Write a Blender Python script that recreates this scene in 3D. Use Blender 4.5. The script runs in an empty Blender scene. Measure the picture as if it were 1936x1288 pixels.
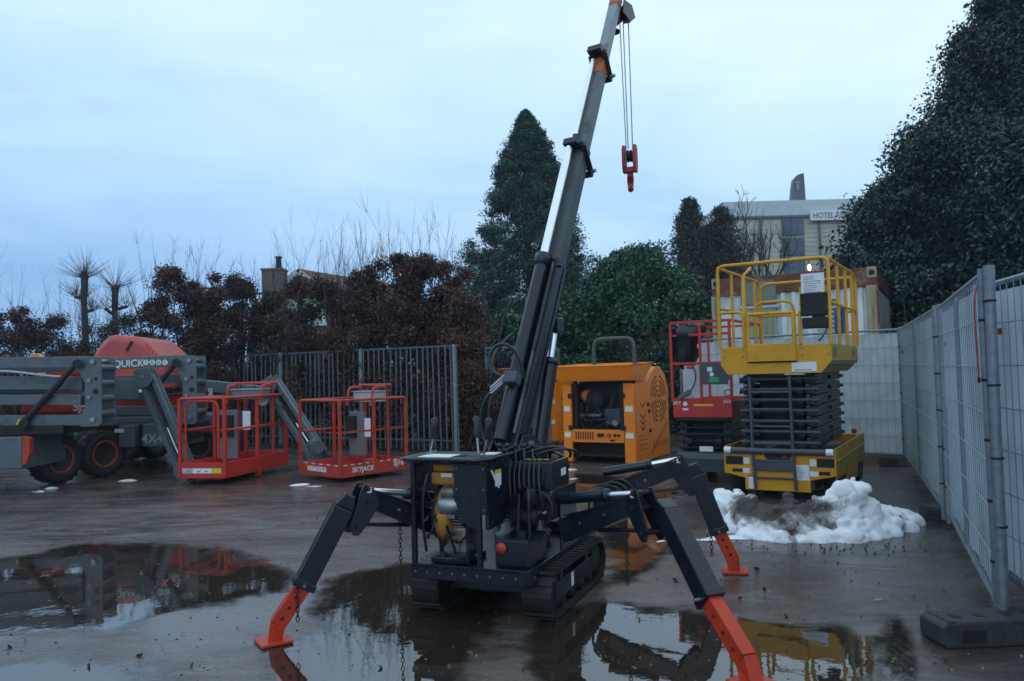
import bpy, math, random
import numpy as np
from mathutils import Vector, Matrix, noise as mnoise
R = math.radians
random.seed(7); rng = np.random.default_rng(11)
sc = bpy.context.scene
C = sc.collection
V = Vector
# ------------------------------------------------------------------ camera
F_PX, CAM_H, PITCH, ROLL = 1500.0, 1.6, math.atan(60/1500), R(1.5)
_F = V((0, math.cos(PITCH), math.sin(PITCH)))
_r0 = V((1,0,0)); _u0 = V((0, -math.sin(PITCH), math.cos(PITCH)))
_RT = _r0*math.cos(ROLL) - _u0*math.sin(ROLL)
_UP = _u0*math.cos(ROLL) + _r0*math.sin(ROLL)
camd = bpy.data.cameras.new('camera'); cam = bpy.data.objects.new('camera', camd); C.objects.link(cam)
camd.sensor_width = 36; camd.lens = 36*F_PX/1936; camd.clip_start = .05; camd.clip_end = 2000
m = Matrix.Identity(4)
for i in range(3):
    m[i][0] = _RT[i]; m[i][1] = _UP[i]; m[i][2] = -_F[i]
m[2][3] = CAM_H
cam.matrix_world = m
camd.dof.use_dof = True; camd.dof.focus_distance = 6.0; camd.dof.aperture_fstop = 4.0
sc.camera = cam
# ------------------------------------------------------------------ sky and sun
W = bpy.data.worlds.new('World'); sc.world = W; W.use_nodes = True
nt = W.node_tree; nt.nodes.clear()
def N(t, **k):
    n = nt.nodes.new(t)
    for a, b in k.items(): setattr(n, a, b)
    return n
L = lambda a, b: nt.links.new(a, b)
out = N('ShaderNodeOutputWorld'); mixs = N('ShaderNodeMixShader')
sky = N('ShaderNodeTexSky', sky_type='NISHITA'); sky.sun_disc = False
SUN_EL, SUN_AZ = R(24), R(200)
sky.sun_elevation = SUN_EL; sky.sun_rotation = SUN_AZ; sky.dust_density = 2; sky.ozone_density = 3
bg1 = N('ShaderNodeBackground'); bg1.inputs[1].default_value = .07; L(sky.outputs[0], bg1.inputs[0])
tc = N('ShaderNodeTexCoord'); sep = N('ShaderNodeSeparateXYZ'); L(tc.outputs['Generated'], sep.inputs[0])
# overcast layer: paler upwards, deeper blue near the western (left) horizon, soft cloud bands
mp = N('ShaderNodeMapping'); mp.inputs['Scale'].default_value = (1.0, 1.0, 3.4); L(tc.outputs['Generated'], mp.inputs[0])
no = N('ShaderNodeTexNoise'); no.inputs['Scale'].default_value = 2.9; no.inputs['Detail'].default_value = 6; no.inputs['Roughness'].default_value = .52; no.inputs['Distortion'].default_value = .5
L(mp.outputs[0], no.inputs[0])
el = N('ShaderNodeMapRange'); el.inputs[1].default_value = -.06; el.inputs[2].default_value = .42; L(sep.outputs[2], el.inputs[0])
lf = N('ShaderNodeMapRange'); lf.inputs[1].default_value = -.7; lf.inputs[2].default_value = .35; lf.inputs[3].default_value = -.16; lf.inputs[4].default_value = .06; L(sep.outputs[0], lf.inputs[0])
a1 = N('ShaderNodeMath', operation='ADD'); L(el.outputs[0], a1.inputs[0]); L(lf.outputs[0], a1.inputs[1])
nm = N('ShaderNodeMapRange'); nm.inputs[1].default_value = .3; nm.inputs[2].default_value = .7; nm.inputs[3].default_value = -.09; nm.inputs[4].default_value = .18; L(no.outputs[0], nm.inputs[0])
a2 = N('ShaderNodeMath', operation='ADD'); L(a1.outputs[0], a2.inputs[0]); L(nm.outputs[0], a2.inputs[1])
cr = N('ShaderNodeValToRGB'); L(a2.outputs[0], cr.inputs[0])
e = cr.color_ramp.elements
e[0].position = 0; e[0].color = (.14,.31,.56,1); e[1].position = 1; e[1].color = (.62,.80,.95,1)
x = e.new(.28); x.color = (.25,.44,.73,1); x = e.new(.62); x.color = (.44,.65,.89,1)
bg2 = N('ShaderNodeBackground'); L(cr.outputs[0], bg2.inputs[0]); bg2.inputs[1].default_value = 1.16
mixs.inputs[0].default_value = .93
L(bg1.outputs[0], mixs.inputs[1]); L(bg2.outputs[0], mixs.inputs[2]); L(mixs.outputs[0], out.inputs[0])
sd = bpy.data.lights.new('sun', 'SUN'); sd.energy = .15; sd.angle = R(30); sd.color = (1,.95,.9)
so = bpy.data.objects.new('sun', sd); C.objects.link(so)
so.rotation_euler = (R(90)-SUN_EL, 0, math.pi - SUN_AZ)
sc.view_settings.view_transform = 'Standard'; sc.view_settings.look = 'None'
sc.view_settings.gamma = 1; sc.view_settings.exposure = 0.18
sc.render.engine = 'CYCLES'

# ------------------------------------------------------------------ helpers
def P(px, py, Y):
    "point of the place at distance Y that the photograph shows at (px, py)"
    d = _F + _RT*((px-968)/F_PX) + _UP*((644-py)/F_PX)
    t = Y/d.y
    return V((d.x*t, Y, CAM_H + d.z*t))
def G(px, py, z=0.0):
    d = _F + _RT*((px-968)/F_PX) + _UP*((644-py)/F_PX)
    t = (z-CAM_H)/d.z
    return V((d.x*t, d.y*t, z))

MATS = {}
def mat(name, col, rough=.5, metal=0., var=.25, scale=6., bump=.0, col2=None, dirt=None, dscale=3., dthr=.55, trans=0., spec=.5, stretch=None, coat=0.):
    if name in MATS: return MATS[name]
    m = bpy.data.materials.new(name); m.use_nodes = True; t = m.node_tree; n = t.nodes; b = n['Principled BSDF']
    tcn = n.new('ShaderNodeTexCoord'); src = tcn.outputs['Object']
    if stretch:
        mpn = n.new('ShaderNodeMapping'); mpn.inputs['Scale'].default_value = stretch; t.links.new(src, mpn.inputs[0]); src = mpn.outputs[0]
    nz = n.new('ShaderNodeTexNoise'); nz.inputs['Scale'].default_value = scale; nz.inputs['Detail'].default_value = 7; nz.inputs['Roughness'].default_value = .62
    t.links.new(src, nz.inputs[0])
    mr = n.new('ShaderNodeMapRange'); mr.inputs[1].default_value = .32; mr.inputs[2].default_value = .68; t.links.new(nz.outputs[0], mr.inputs[0])
    mx = n.new('ShaderNodeMix'); mx.data_type = 'RGBA'; t.links.new(mr.outputs[0], mx.inputs[0])
    c2 = col2 or tuple(c*(1+var*.7) for c in col); c1 = tuple(c*(1-var) for c in col) if not col2 else col
    mx.inputs[6].default_value = (*c1,1); mx.inputs[7].default_value = (*c2,1)
    cout = mx.outputs[2]
    if dirt:
        nd = n.new('ShaderNodeTexNoise'); nd.inputs['Scale'].default_value = dscale; nd.inputs['Detail'].default_value = 9; nd.inputs['Roughness'].default_value = .7
        t.links.new(src, nd.inputs[0])
        md = n.new('ShaderNodeMapRange'); md.inputs[1].default_value = dthr; md.inputs[2].default_value = dthr+.14; t.links.new(nd.outputs[0], md.inputs[0])
        m2 = n.new('ShaderNodeMix'); m2.data_type = 'RGBA'; t.links.new(md.outputs[0], m2.inputs[0]); t.links.new(cout, m2.inputs[6]); m2.inputs[7].default_value = (*dirt,1)
        cout = m2.outputs[2]
    t.links.new(cout, b.inputs['Base Color'])
    rr = n.new('ShaderNodeMapRange'); rr.inputs[3].default_value = max(.02, rough*.7); rr.inputs[4].default_value = min(1, rough*1.35); t.links.new(nz.outputs[0], rr.inputs[0])
    t.links.new(rr.outputs[0], b.inputs['Roughness'])
    b.inputs['Metallic'].default_value = metal; b.inputs['Specular IOR Level'].default_value = spec
    if coat: b.inputs['Coat Weight'].default_value = coat
    if trans: b.inputs['Transmission Weight'].default_value = trans
    if bump:
        bp = n.new('ShaderNodeBump'); bp.inputs['Strength'].default_value = bump; bp.inputs['Distance'].default_value = .01
        nb = n.new('ShaderNodeTexNoise'); nb.inputs['Scale'].default_value = scale*6; nb.inputs['Detail'].default_value = 5; t.links.new(src, nb.inputs[0])
        t.links.new(nb.outputs[0], bp.inputs['Height']); t.links.new(bp.outputs[0], b.inputs['Normal'])
    MATS[name] = m; return m

def leafmat(name, c1, c2, rough=.55):
    m = bpy.data.materials.new(name); m.use_nodes = True; t = m.node_tree; n = t.nodes; b = n['Principled BSDF']
    at = n.new('ShaderNodeAttribute'); at.attribute_name = 'tint'
    mx = n.new('ShaderNodeMix'); mx.data_type = 'RGBA'; t.links.new(at.outputs['Fac'], mx.inputs[0])
    mx.inputs[6].default_value = (*c1,1); mx.inputs[7].default_value = (*c2,1)
    t.links.new(mx.outputs[2], b.inputs['Base Color']); b.inputs['Roughness'].default_value = rough
    b.inputs['Specular IOR Level'].default_value = .35
    return m

def basis(d, up=(0,0,1)):
    d = V(d).normalized(); u = V(up)
    s = d.cross(u)
    if s.length < 1e-4: s = d.cross(V((1,0,0)))
    s.normalize(); n = s.cross(d).normalized()
    return d, s, n

class MB:
    def __init__(s): s.v = []; s.f = []; s.sm = []
    def add(s, vs, fs, smooth=False):
        o = len(s.v); s.v += [V(q) for q in vs]
        for q in fs: s.f.append([i+o for i in q]); s.sm.append(smooth)
        return s
    def hexa(s, c):  # 8 corners: bottom 4 (ccw), top 4
        return s.add(c, [(3,2,1,0),(4,5,6,7),(0,1,5,4),(1,2,6,5),(2,3,7,6),(3,0,4,7)])
    def box(s, lo, hi):
        a, b = lo, hi
        return s.hexa([(a[0],a[1],a[2]),(b[0],a[1],a[2]),(b[0],b[1],a[2]),(a[0],b[1],a[2]),(a[0],a[1],b[2]),(b[0],a[1],b[2]),(b[0],b[1],b[2]),(a[0],b[1],b[2])])
    def bar(s, p, q, w, h=None, up=(0,0,1), w2=None, h2=None):
        h = h or w; w2 = w2 or w; h2 = h2 or h; p = V(p); q = V(q); d, sd, n = basis(q-p, up)
        c = []
        for pt, ww, hh in ((p,w,h),(q,w2,h2)):
            c += [pt - sd*ww/2 - n*hh/2, pt + sd*ww/2 - n*hh/2, pt + sd*ww/2 + n*hh/2, pt - sd*ww/2 + n*hh/2]
        return s.hexa(c)
    def tube(s, pts, r, n=8, caps=True, closed=False):
        pts = [V(p) for p in pts]; k = len(pts)
        rs = r if isinstance(r, (list, tuple)) else [r]*k
        prev = None; rings = []
        for i, p in enumerate(pts):
            if closed: d = pts[(i+1) % k]-pts[i-1]
            else: d = pts[min(i+1,k-1)]-pts[max(i-1,0)]
            d.normalize()
            if prev is None: _, a, b = basis(d)
            else:
                a = prev - d*prev.dot(d)
                if a.length < 1e-5: _, a, b = basis(d)
                a.normalize(); b = a.cross(d) * -1
                b = d.cross(a)
            prev = a; b = d.cross(a)
            rings.append([p + (a*math.cos(2*math.pi*j/n) + b*math.sin(2*math.pi*j/n))*rs[i] for j in range(n)])
        vs = [q for rg in rings for q in rg]; fs = []
        for i in range(k if closed else k-1):
            i2 = (i+1) % k
            for j in range(n):
                j2 = (j+1) % n; fs.append((i*n+j, i*n+j2, i2*n+j2, i2*n+j))
        s.add(vs, fs, True)
        if caps and not closed:
            s.add(rings[0], [tuple(range(n))[::-1]]); s.add(rings[-1], [tuple(range(n))])
        return s
    def cyl(s, p, q, r, r2=None, n=16): return s.tube([p, q], [r, r if r2 is None else r2], n)
    def prism(s, poly, o, ax, ay, t):
        o = V(o); ax = V(ax); ay = V(ay); az = ax.cross(ay).normalized(); k = len(poly)
        vs = [o + ax*x + ay*y for x, y in poly] + [o + ax*x + ay*y + az*t for x, y in poly]
        fs = [tuple(range(k))[::-1], tuple(range(k, 2*k))] + [(i, (i+1) % k, k+(i+1) % k, k+i) for i in range(k)]
        return s.add(vs, fs)
    def lathe(s, prof, o, axis, n=24, smooth=True):
        o = V(o); d, a, b = basis(axis); vs = []
        for h, r in prof:
            for j in range(n):
                t = 2*math.pi*j/n; vs.append(o + d*h + (a*math.cos(t)+b*math.sin(t))*r)
        fs = []
        for i in range(len(prof)-1):
            for j in range(n):
                j2 = (j+1) % n; fs.append((i*n+j, i*n+j2, (i+1)*n+j2, (i+1)*n+j))
        fs.append(tuple(range(n))[::-1]); fs.append(tuple(range((len(prof)-1)*n, len(prof)*n)))
        return s.add(vs, fs, smooth)
    def ball(s, c, r, n=10, sc_=(1,1,1)):
        c = V(c); vs = []; fs = []; mm = n//2
        for i in range(mm+1):
            th = math.pi*i/mm
            for j in range(n):
                ph = 2*math.pi*j/n; vs.append(c + V((math.sin(th)*math.cos(ph)*sc_[0], math.sin(th)*math.sin(ph)*sc_[1], math.cos(th)*sc_[2]))*r)
        for i in range(mm):
            for j in range(n):
                j2 = (j+1) % n; fs.append((i*n+j, (i+1)*n+j, (i+1)*n+j2, i*n+j2))
        return s.add(vs, fs, True)
    def mesh(s, name, inv=None):
        me = bpy.data.meshes.new(name)
        vs = [inv @ q for q in s.v] if inv else s.v
        me.from_pydata([tuple(q) for q in vs], [], s.f); me.update()
        me.polygons.foreach_set('use_smooth', s.sm)
        return me
    def build(s, name, m, parent=None, bevel=0, world=False, label=None, kind=None):
        inv = None
        if parent is not None and world: inv = ROOTM[root_of(parent).name].inverted()
        me = s.mesh(name, inv); me.materials.append(m)
        o = bpy.data.objects.new(name, me); C.objects.link(o)
        if parent is not None: o.parent = parent
        if bevel:
            b = o.modifiers.new('bevel', 'BEVEL'); b.width = bevel; b.segments = 2; b.limit_method = 'ANGLE'; b.angle_limit = R(40); b.harden_normals = False
        if label: o['label'] = label
        if kind: o['kind'] = kind
        return o
def root_of(o):
    while o.parent is not None: o = o.parent
    return o
ROOTM = {}
def thing(name, label, cat, loc=(0,0,0), rz=0, group=None):
    o = bpy.data.objects.new(name, None); C.objects.link(o); o.empty_display_size = .1
    o.location = loc; o.rotation_euler = (0,0,rz); o['label'] = label; o['category'] = cat
    if group: o['group'] = group
    ROOTM[o.name] = Matrix.Translation(V(loc)) @ Matrix.Rotation(rz, 4, 'Z')
    return o
def tag(o, label, cat, group=None, kind=None):
    if label: o['label'] = label
    if cat: o['category'] = cat
    if group: o['group'] = group
    if kind: o['kind'] = kind
    ROOTM[o.name] = Matrix.Identity(4)
    return o
def children(o): return [c for c in C.objects if c.parent == o]
def copy_thing(src, loc, rz, label, tree=None):
    kids = {}
    for q in C.objects:
        if q.parent: kids.setdefault(q.parent.name, []).append(q)
    r = src.copy(); C.objects.link(r); r.location = loc; r.rotation_euler = (0,0,rz); r['label'] = label
    ROOTM[r.name] = Matrix.Translation(V(loc)) @ Matrix.Rotation(rz, 4, 'Z')
    def rec(a, b):
        for ch in kids.get(a.name, []):
            c = ch.copy(); C.objects.link(c); c.parent = b; rec(ch, c)
    rec(src, r); return r
def share(o, parent, loc=None, name=None, mw=None):
    c = o.copy(); C.objects.link(c); c.parent = parent
    if loc is not None: c.location = loc
    return c
def fillet(pts, rad, n=4, closed=False):
    pts = [V(p) for p in pts]; res = []; k = len(pts)
    for i, p in enumerate(pts):
        if not closed and i in (0, k-1): res.append(p); continue
        a = (pts[i-1]-p); b = (pts[(i+1) % k]-p); r = min(rad, a.length*.49, b.length*.49)
        a = p + a.normalized()*r; b = p + b.normalized()*r
        for j in range(n+1):
            t = j/n; res.append(a*(1-t)**2 + p*2*t*(1-t) + b*t*t)
    return res
def arc(p, q, sag, n=10, side=(0,0,1)):
    p = V(p); q = V(q); sd = V(side)
    return [p.lerp(q, i/n) + sd*sag*4*(i/n)*(1-i/n) for i in range(n+1)]
def bez(p0, p1, p2, p3, n=14):
    p0,p1,p2,p3 = map(V,(p0,p1,p2,p3)); r = []
    for i in range(n+1):
        t = i/n; r.append(p0*(1-t)**3+p1*3*t*(1-t)**2+p2*3*t*t*(1-t)+p3*t**3)
    return r
def text(body, size, o, ax, ay, m, parent, name='lettering', depth=.002, world=False, align='CENTER', sx=1, label=None):
    cu = bpy.data.curves.new('t', 'FONT'); cu.body = body; cu.size = size; cu.extrude = depth; cu.align_x = align; cu.align_y = 'CENTER'; cu.offset = size*.012
    to = bpy.data.objects.new('t', cu); C.objects.link(to)
    me = bpy.data.meshes.new_from_object(to.evaluated_get(bpy.context.evaluated_depsgraph_get()))
    bpy.data.objects.remove(to); bpy.data.curves.remove(cu)
    ax = V(ax).normalized(); ay = V(ay).normalized(); az = ax.cross(ay).normalized(); o = V(o)
    inv = ROOTM[root_of(parent).name].inverted() if world else Matrix.Identity(4)
    for v in me.vertices: v.co = inv @ (o + ax*v.co.x*sx + ay*v.co.y + az*(v.co.z+depth+.001))
    me.materials.clear(); me.materials.append(m); me.name = name
    ob = bpy.data.objects.new(name, me); C.objects.link(ob); ob.parent = parent
    if label: ob['label'] = label
    return ob
def leafmesh(name, pts, size, m, parent, asp=.55, var=.4, tint=None, up=0., kind='stuff'):
    n = len(pts)
    d = rng.normal(size=(n,3)); d[:,2] += up; d /= np.linalg.norm(d, axis=1)[:,None]
    e_ = rng.normal(size=(n,3)); s_ = np.cross(d, e_); s_ /= np.linalg.norm(s_, axis=1)[:,None]
    nn = np.cross(d, s_)
    sz = (size*(1+var*(rng.random(n)*2-1)))[:,None]
    v = np.stack([pts-d*sz*.5, pts+s_*sz*asp*.5+nn*sz*.08, pts+d*sz*.5, pts-s_*sz*asp*.5+nn*sz*.08], axis=1).reshape(-1,3)
    me = bpy.data.meshes.new(name); me.vertices.add(4*n); me.vertices.foreach_set('co', v.astype(np.float32).ravel())
    me.loops.add(4*n); me.loops.foreach_set('vertex_index', np.arange(4*n, dtype=np.int32))
    me.polygons.add(n); me.polygons.foreach_set('loop_start', np.arange(0,4*n,4,dtype=np.int32)); me.polygons.foreach_set('loop_total', np.full(n,4,dtype=np.int32))
    me.update(calc_edges=True)
    at = me.attributes.new('tint','FLOAT','FACE'); tv = rng.random(n) if tint is None else np.clip(tint + .35*(rng.random(n)-.5),0,1)
    at.data.foreach_set('value', tv.astype(np.float32))
    me.materials.append(m); o = bpy.data.objects.new(name, me); C.objects.link(o); o.parent = parent
    if kind: o['kind'] = kind
    return o
def clumps(cs, rs, per):
    "leaf positions gathered in soft balls, with a tint that differs from ball to ball"
    cs = np.array(cs); rs = np.array(rs); k = len(cs)
    idx = np.repeat(np.arange(k), per); n = len(idx)
    d = rng.normal(size=(n,3)); d /= np.linalg.norm(d,axis=1)[:,None]
    rad = rs[idx]*np.minimum(np.abs(rng.normal(.62,.30,n)),1.12)
    p = cs[idx] + d*rad[:,None]*np.array([1,1,.8])
    t = rng.random(k)[idx]
    return p, t

# ------------------------------------------------------------------ materials
M = {}
M['dark'] = mat('crane_dark_paint', (.006,.0095,.018), .27, var=.25, scale=5, bump=.03, dirt=(.028,.029,.032), dscale=7, dthr=.63)
M['darkflat'] = mat('black_rubber', (.011,.012,.014), .62, var=.3, scale=20, bump=.25)
M['track'] = mat('track_rubber', (.010,.010,.011), .6, var=.4, scale=20, bump=.3, dirt=(.03,.026,.024), dscale=5)
M['hose'] = mat('hose_rubber', (.013,.015,.018), .38, var=.2)
M['chrome'] = mat('chrome_rod', (.86,.88,.90), .30, metal=1, var=.05)
M['fluored'] = mat('signal_red_paint', (.50,.034,.005), .42, var=.18, bump=.06, dirt=(.16,.045,.03), dscale=11, dthr=.58)
M['hookred'] = mat('hook_red_paint', (.33,.02,.022), .4, var=.3)
M['moss'] = mat('mossy_boom_steel', (.055,.072,.078), .5, var=.5, scale=5, stretch=(3,1,.6), dirt=(.08,.09,.045), dscale=2.0, dthr=.55)
M['boomgrey'] = mat('boom_grey_steel', (.11,.13,.135), .38, var=.35, scale=7, dirt=(.04,.045,.04), dscale=5, stretch=(2,2,.7))
M['boomlight'] = mat('boom_pale_steel', (.24,.27,.29), .35, var=.3, scale=6, dirt=(.08,.09,.085), dscale=4)
M['rustorange'] = mat('orange_primer', (.45,.13,.035), .6, var=.4, scale=15, dirt=(.2,.09,.05), dscale=9)
M['engyellow'] = mat('engine_yellow', (.42,.19,.025), .42, var=.2, dirt=(.12,.07,.03), dscale=8, dthr=.6)
M['engmetal'] = mat('engine_cast_metal', (.23,.22,.20), .42, metal=.6, var=.4, scale=18, bump=.2)
M['steel'] = mat('worn_steel', (.28,.30,.32), .35, metal=.8, var=.3)
M['white'] = mat('white_sticker', (.72,.74,.76), .5, var=.06)
M['ystick'] = mat('yellow_sticker', (.65,.55,.03), .5, var=.08)
M['printgrey'] = mat('print_grey', (.22,.22,.24), .5, var=.2)
M['black'] = mat('matt_black', (.008,.009,.011), .7, var=.2)
M['lred'] = mat('lift_red_paint', (.50,.030,.018), .42, var=.15, scale=4, bump=.04, dirt=(.26,.05,.045), dscale=6, dthr=.6)
M['wred'] = mat('worn_red_paint', (.44,.045,.026), .5, var=.3, scale=8, bump=.06, dirt=(.13,.06,.045), dscale=11, dthr=.56)
M['fred'] = mat('faded_red_hood', (.46,.072,.062), .45, var=.12, scale=3, dirt=(.33,.07,.06), dscale=5, dthr=.6)
M['lgrey'] = mat('lift_grey_paint', (.095,.122,.138), .42, var=.2, scale=4, bump=.03, dirt=(.05,.058,.062), dscale=4, dthr=.55)
M['tyre'] = mat('tyre_rubber', (.014,.015,.017), .62, var=.35, scale=14, bump=.2)
M['rimred'] = mat('rim_orange_red', (.42,.045,.018), .5, var=.25)
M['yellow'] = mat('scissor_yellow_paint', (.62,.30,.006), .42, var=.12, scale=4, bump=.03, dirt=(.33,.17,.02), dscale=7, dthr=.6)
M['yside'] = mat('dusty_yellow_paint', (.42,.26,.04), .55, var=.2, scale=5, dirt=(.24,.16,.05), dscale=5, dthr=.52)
M['scis'] = mat('scissor_arm_paint', (.033,.042,.050), .45, var=.25, scale=6, bump=.04, dirt=(.06,.06,.055), dscale=7)
M['ladder'] = mat('ladder_grey', (.06,.07,.085), .4, var=.2)
M['orange'] = mat('orange_powder_coat', (.86,.225,.005), .35, var=.08, bump=.02, dirt=(.55,.17,.02), dscale=5, dthr=.64)
M['hoop'] = mat('hoop_grey_paint', (.05,.068,.09), .4, var=.2)
M['wirepale'] = mat('mesh_wire_zinc', (.30,.35,.40), .5, metal=.0, var=.2)
M['galv'] = mat('galvanised_tube', (.20,.235,.27), .42, metal=.5, var=.25, scale=16)
M['barfence'] = mat('fence_bar_green_grey', (.09,.125,.145), .5, metal=.2, var=.35, scale=8)
M['plastic'] = mat('black_bag_plastic', (.012,.014,.018), .22, var=.3, scale=9, bump=.5)
M['consolegrey'] = mat('console_grey', (.16,.16,.17), .5, var=.2)
M['paleboard'] = mat('pale_control_box', (.42,.45,.48), .45, var=.15)
M['concblock'] = mat('rubber_block_grey', (.032,.034,.036), .6, var=.4, scale=12, bump=.4, dirt=(.06,.055,.05), dscale=9)
M['redcord'] = mat('red_cord', (.4,.02,.03), .6)
M['bluebox'] = mat('blue_plastic', (.03,.09,.28), .4)

# ------------------------------------------------------------------ ground
def ground_material():
    m = bpy.data.materials.new('wet_concrete'); m.use_nodes = True; t = m.node_tree; n = t.nodes; b = n['Principled BSDF']; k = t.links.new
    tcn = n.new('ShaderNodeTexCoord')
    def nz(scale, det=8, st=(1,1,1), rot=0, ro=.6, dist=0):
        mp_ = n.new('ShaderNodeMapping'); mp_.inputs['Scale'].default_value = st; mp_.inputs['Rotation'].default_value = (0,0,rot); k(tcn.outputs['Object'], mp_.inputs[0])
        q = n.new('ShaderNodeTexNoise'); q.inputs['Scale'].default_value = scale; q.inputs['Detail'].default_value = det; q.inputs['Roughness'].default_value = ro; q.inputs['Distortion'].default_value = dist
        k(mp_.outputs[0], q.inputs[0]); return q.outputs[0]
    def mr(s, a, b_, c=0., d=1.):
        q = n.new('ShaderNodeMapRange'); q.inputs[1].default_value = a; q.inputs[2].default_value = b_; q.inputs[3].default_value = c; q.inputs[4].default_value = d; k(s, q.inputs[0]); return q.outputs[0]
    def mix(f, a, c):
        q = n.new('ShaderNodeMix'); q.data_type = 'RGBA'; k(f, q.inputs[0])
        for i, z in ((6,a),(7,c)):
            if isinstance(z, tuple): q.inputs[i].default_value = (*z,1)
            else: k(z, q.inputs[i])
        return q.outputs[2]
    big = nz(.55, 9, (1,1.7,1), .2, .62, .6)
    fine = nz(22, 6); grit = nz(160, 3)
    streak = nz(1.3, 8, (1,2.6,1), .3, .62, 1.3)
    c = mix(mr(big,.36,.62), (.050,.034,.027), (.145,.125,.112))
    c = mix(mr(streak,.42,.58,0,.85), c, (.058,.035,.025))
    c = mix(mr(nz(1.1,6,(1,2.5,1),.1,.6,1),.50,.64,0,.55), c, (.16,.15,.15))
    c = mix(mr(fine,.50,.72,0,.4), c, (.028,.024,.022))
    c = mix(mr(grit,.58,.68,0,.6), c, (.20,.19,.18))
    crk = n.new('ShaderNodeTexVoronoi'); crk.feature = 'DISTANCE_TO_EDGE'; crk.inputs['Scale'].default_value = .33; crk.inputs['Randomness'].default_value = .9
    wv = n.new('ShaderNodeTexNoise'); wv.inputs['Scale'].default_value = 1.5; wv.inputs['Detail'].default_value = 6; k(tcn.outputs['Object'], wv.inputs[0])
    va = n.new('ShaderNodeVectorMath'); va.operation = 'MULTIPLY_ADD'; k(wv.outputs['Color'], va.inputs[0]); va.inputs[1].default_value = (.9,.9,0); k(tcn.outputs['Object'], va.inputs[2]); k(va.outputs[0], crk.inputs[0])
    c = mix(mr(crk.outputs[0],.0,.004,.75,0), c, (.012,.010,.010))
    def blob(cx, cy, rx, ry):
        mp2 = n.new('ShaderNodeMapping'); mp2.vector_type = 'POINT'; mp2.inputs['Location'].default_value = (-cx/rx,-cy/ry,0); mp2.inputs['Scale'].default_value = (1/rx,1/ry,1); k(tcn.outputs['Object'], mp2.inputs[0])
        vl = n.new('ShaderNodeVectorMath'); vl.operation = 'LENGTH'; k(mp2.outputs[0], vl.inputs[0])
        wob = n.new('ShaderNodeMath'); wob.operation = 'MULTIPLY_ADD'; wob.inputs[1].default_value = 1.6; k(nz(1.7,8), wob.inputs[0]); k(vl.outputs['Value'], wob.inputs[2])
        return mr(wob.outputs[0], 1.15, 1.9, 1, 0)
    silt = blob(*G(430,1150)[:2], 1.3, 1.1); silt2 = blob(*G(250,985)[:2], 4.5, 2.2)
    wet1 = blob(5.2, 7.2, 3.6, 6.5)
    q_ = n.new('ShaderNodeMath'); q_.operation = 'MULTIPLY'; k(silt, q_.inputs[0]); k(mr(fine,.3,.7,.5,.95), q_.inputs[1])
    c = mix(q_.outputs[0], c, (.19,.195,.22))
    q2 = n.new('ShaderNodeMath'); q2.operation = 'MULTIPLY'; k(silt2, q2.inputs[0]); k(mr(nz(1.1,9,(.8,3.2,1),.32,.62,1.2),.44,.6,0,.75), q2.inputs[1])
    c = mix(q2.outputs[0], c, (.17,.16,.165))
    q3 = n.new('ShaderNodeMath'); q3.operation = 'MULTIPLY'; k(wet1, q3.inputs[0]); q3.inputs[1].default_value = .8
    c = mix(q3.outputs[0], c, (.030,.028,.028))
    k(c, b.inputs['Base Color'])
    r = n.new('ShaderNodeMath'); r.operation = 'ADD'; k(mr(big,.38,.62,.10,.27), r.inputs[0]); k(mr(streak,.42,.62,-.06,.14), r.inputs[1])
    k(r.outputs[0], b.inputs['Roughness'])
    b.inputs['Specular IOR Level'].default_value = .6
    ad = n.new('ShaderNodeMath'); ad.operation = 'ADD'; k(mr(fine,.2,.8,0,.6), ad.inputs[0]); k(mr(nz(90,4),.2,.8,0,.5), ad.inputs[1])
    bp = n.new('ShaderNodeBump'); bp.inputs['Strength'].default_value = .4; bp.inputs['Distance'].default_value = .007; k(ad.outputs[0], bp.inputs['Height']); k(bp.outputs[0], b.inputs['Normal'])
    return m
gm = MB(); gm.add([(-400,-60,0),(400,-60,0),(400,700,0),(-400,700,0)], [(0,1,2,3)])
tag(gm.build('ground', ground_material()), None, None, kind='structure')
# soft verge of leaf litter and grass under the hedge and shrubs
verge_m = mat('leaf_litter_soil', (.030,.024,.017), .85, var=.6, scale=3, bump=1., dirt=(.03,.045,.015), dscale=1.2, dthr=.5)
vp = [(-60,26),(-14,21.2),(-7.4,19.4),(-1.2,16.4),(-.6,17.6),(1.5,18.6),(4,20),(12,19),(30,14),(60,14),(60,120),(-60,120)]
vm = MB(); vm.prism([(x,y) for x,y in vp], (0,0,-.2), (1,0,0), (0,1,0), .26)
tag(vm.build('soil_verge', verge_m), None, None, kind='structure')

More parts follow.
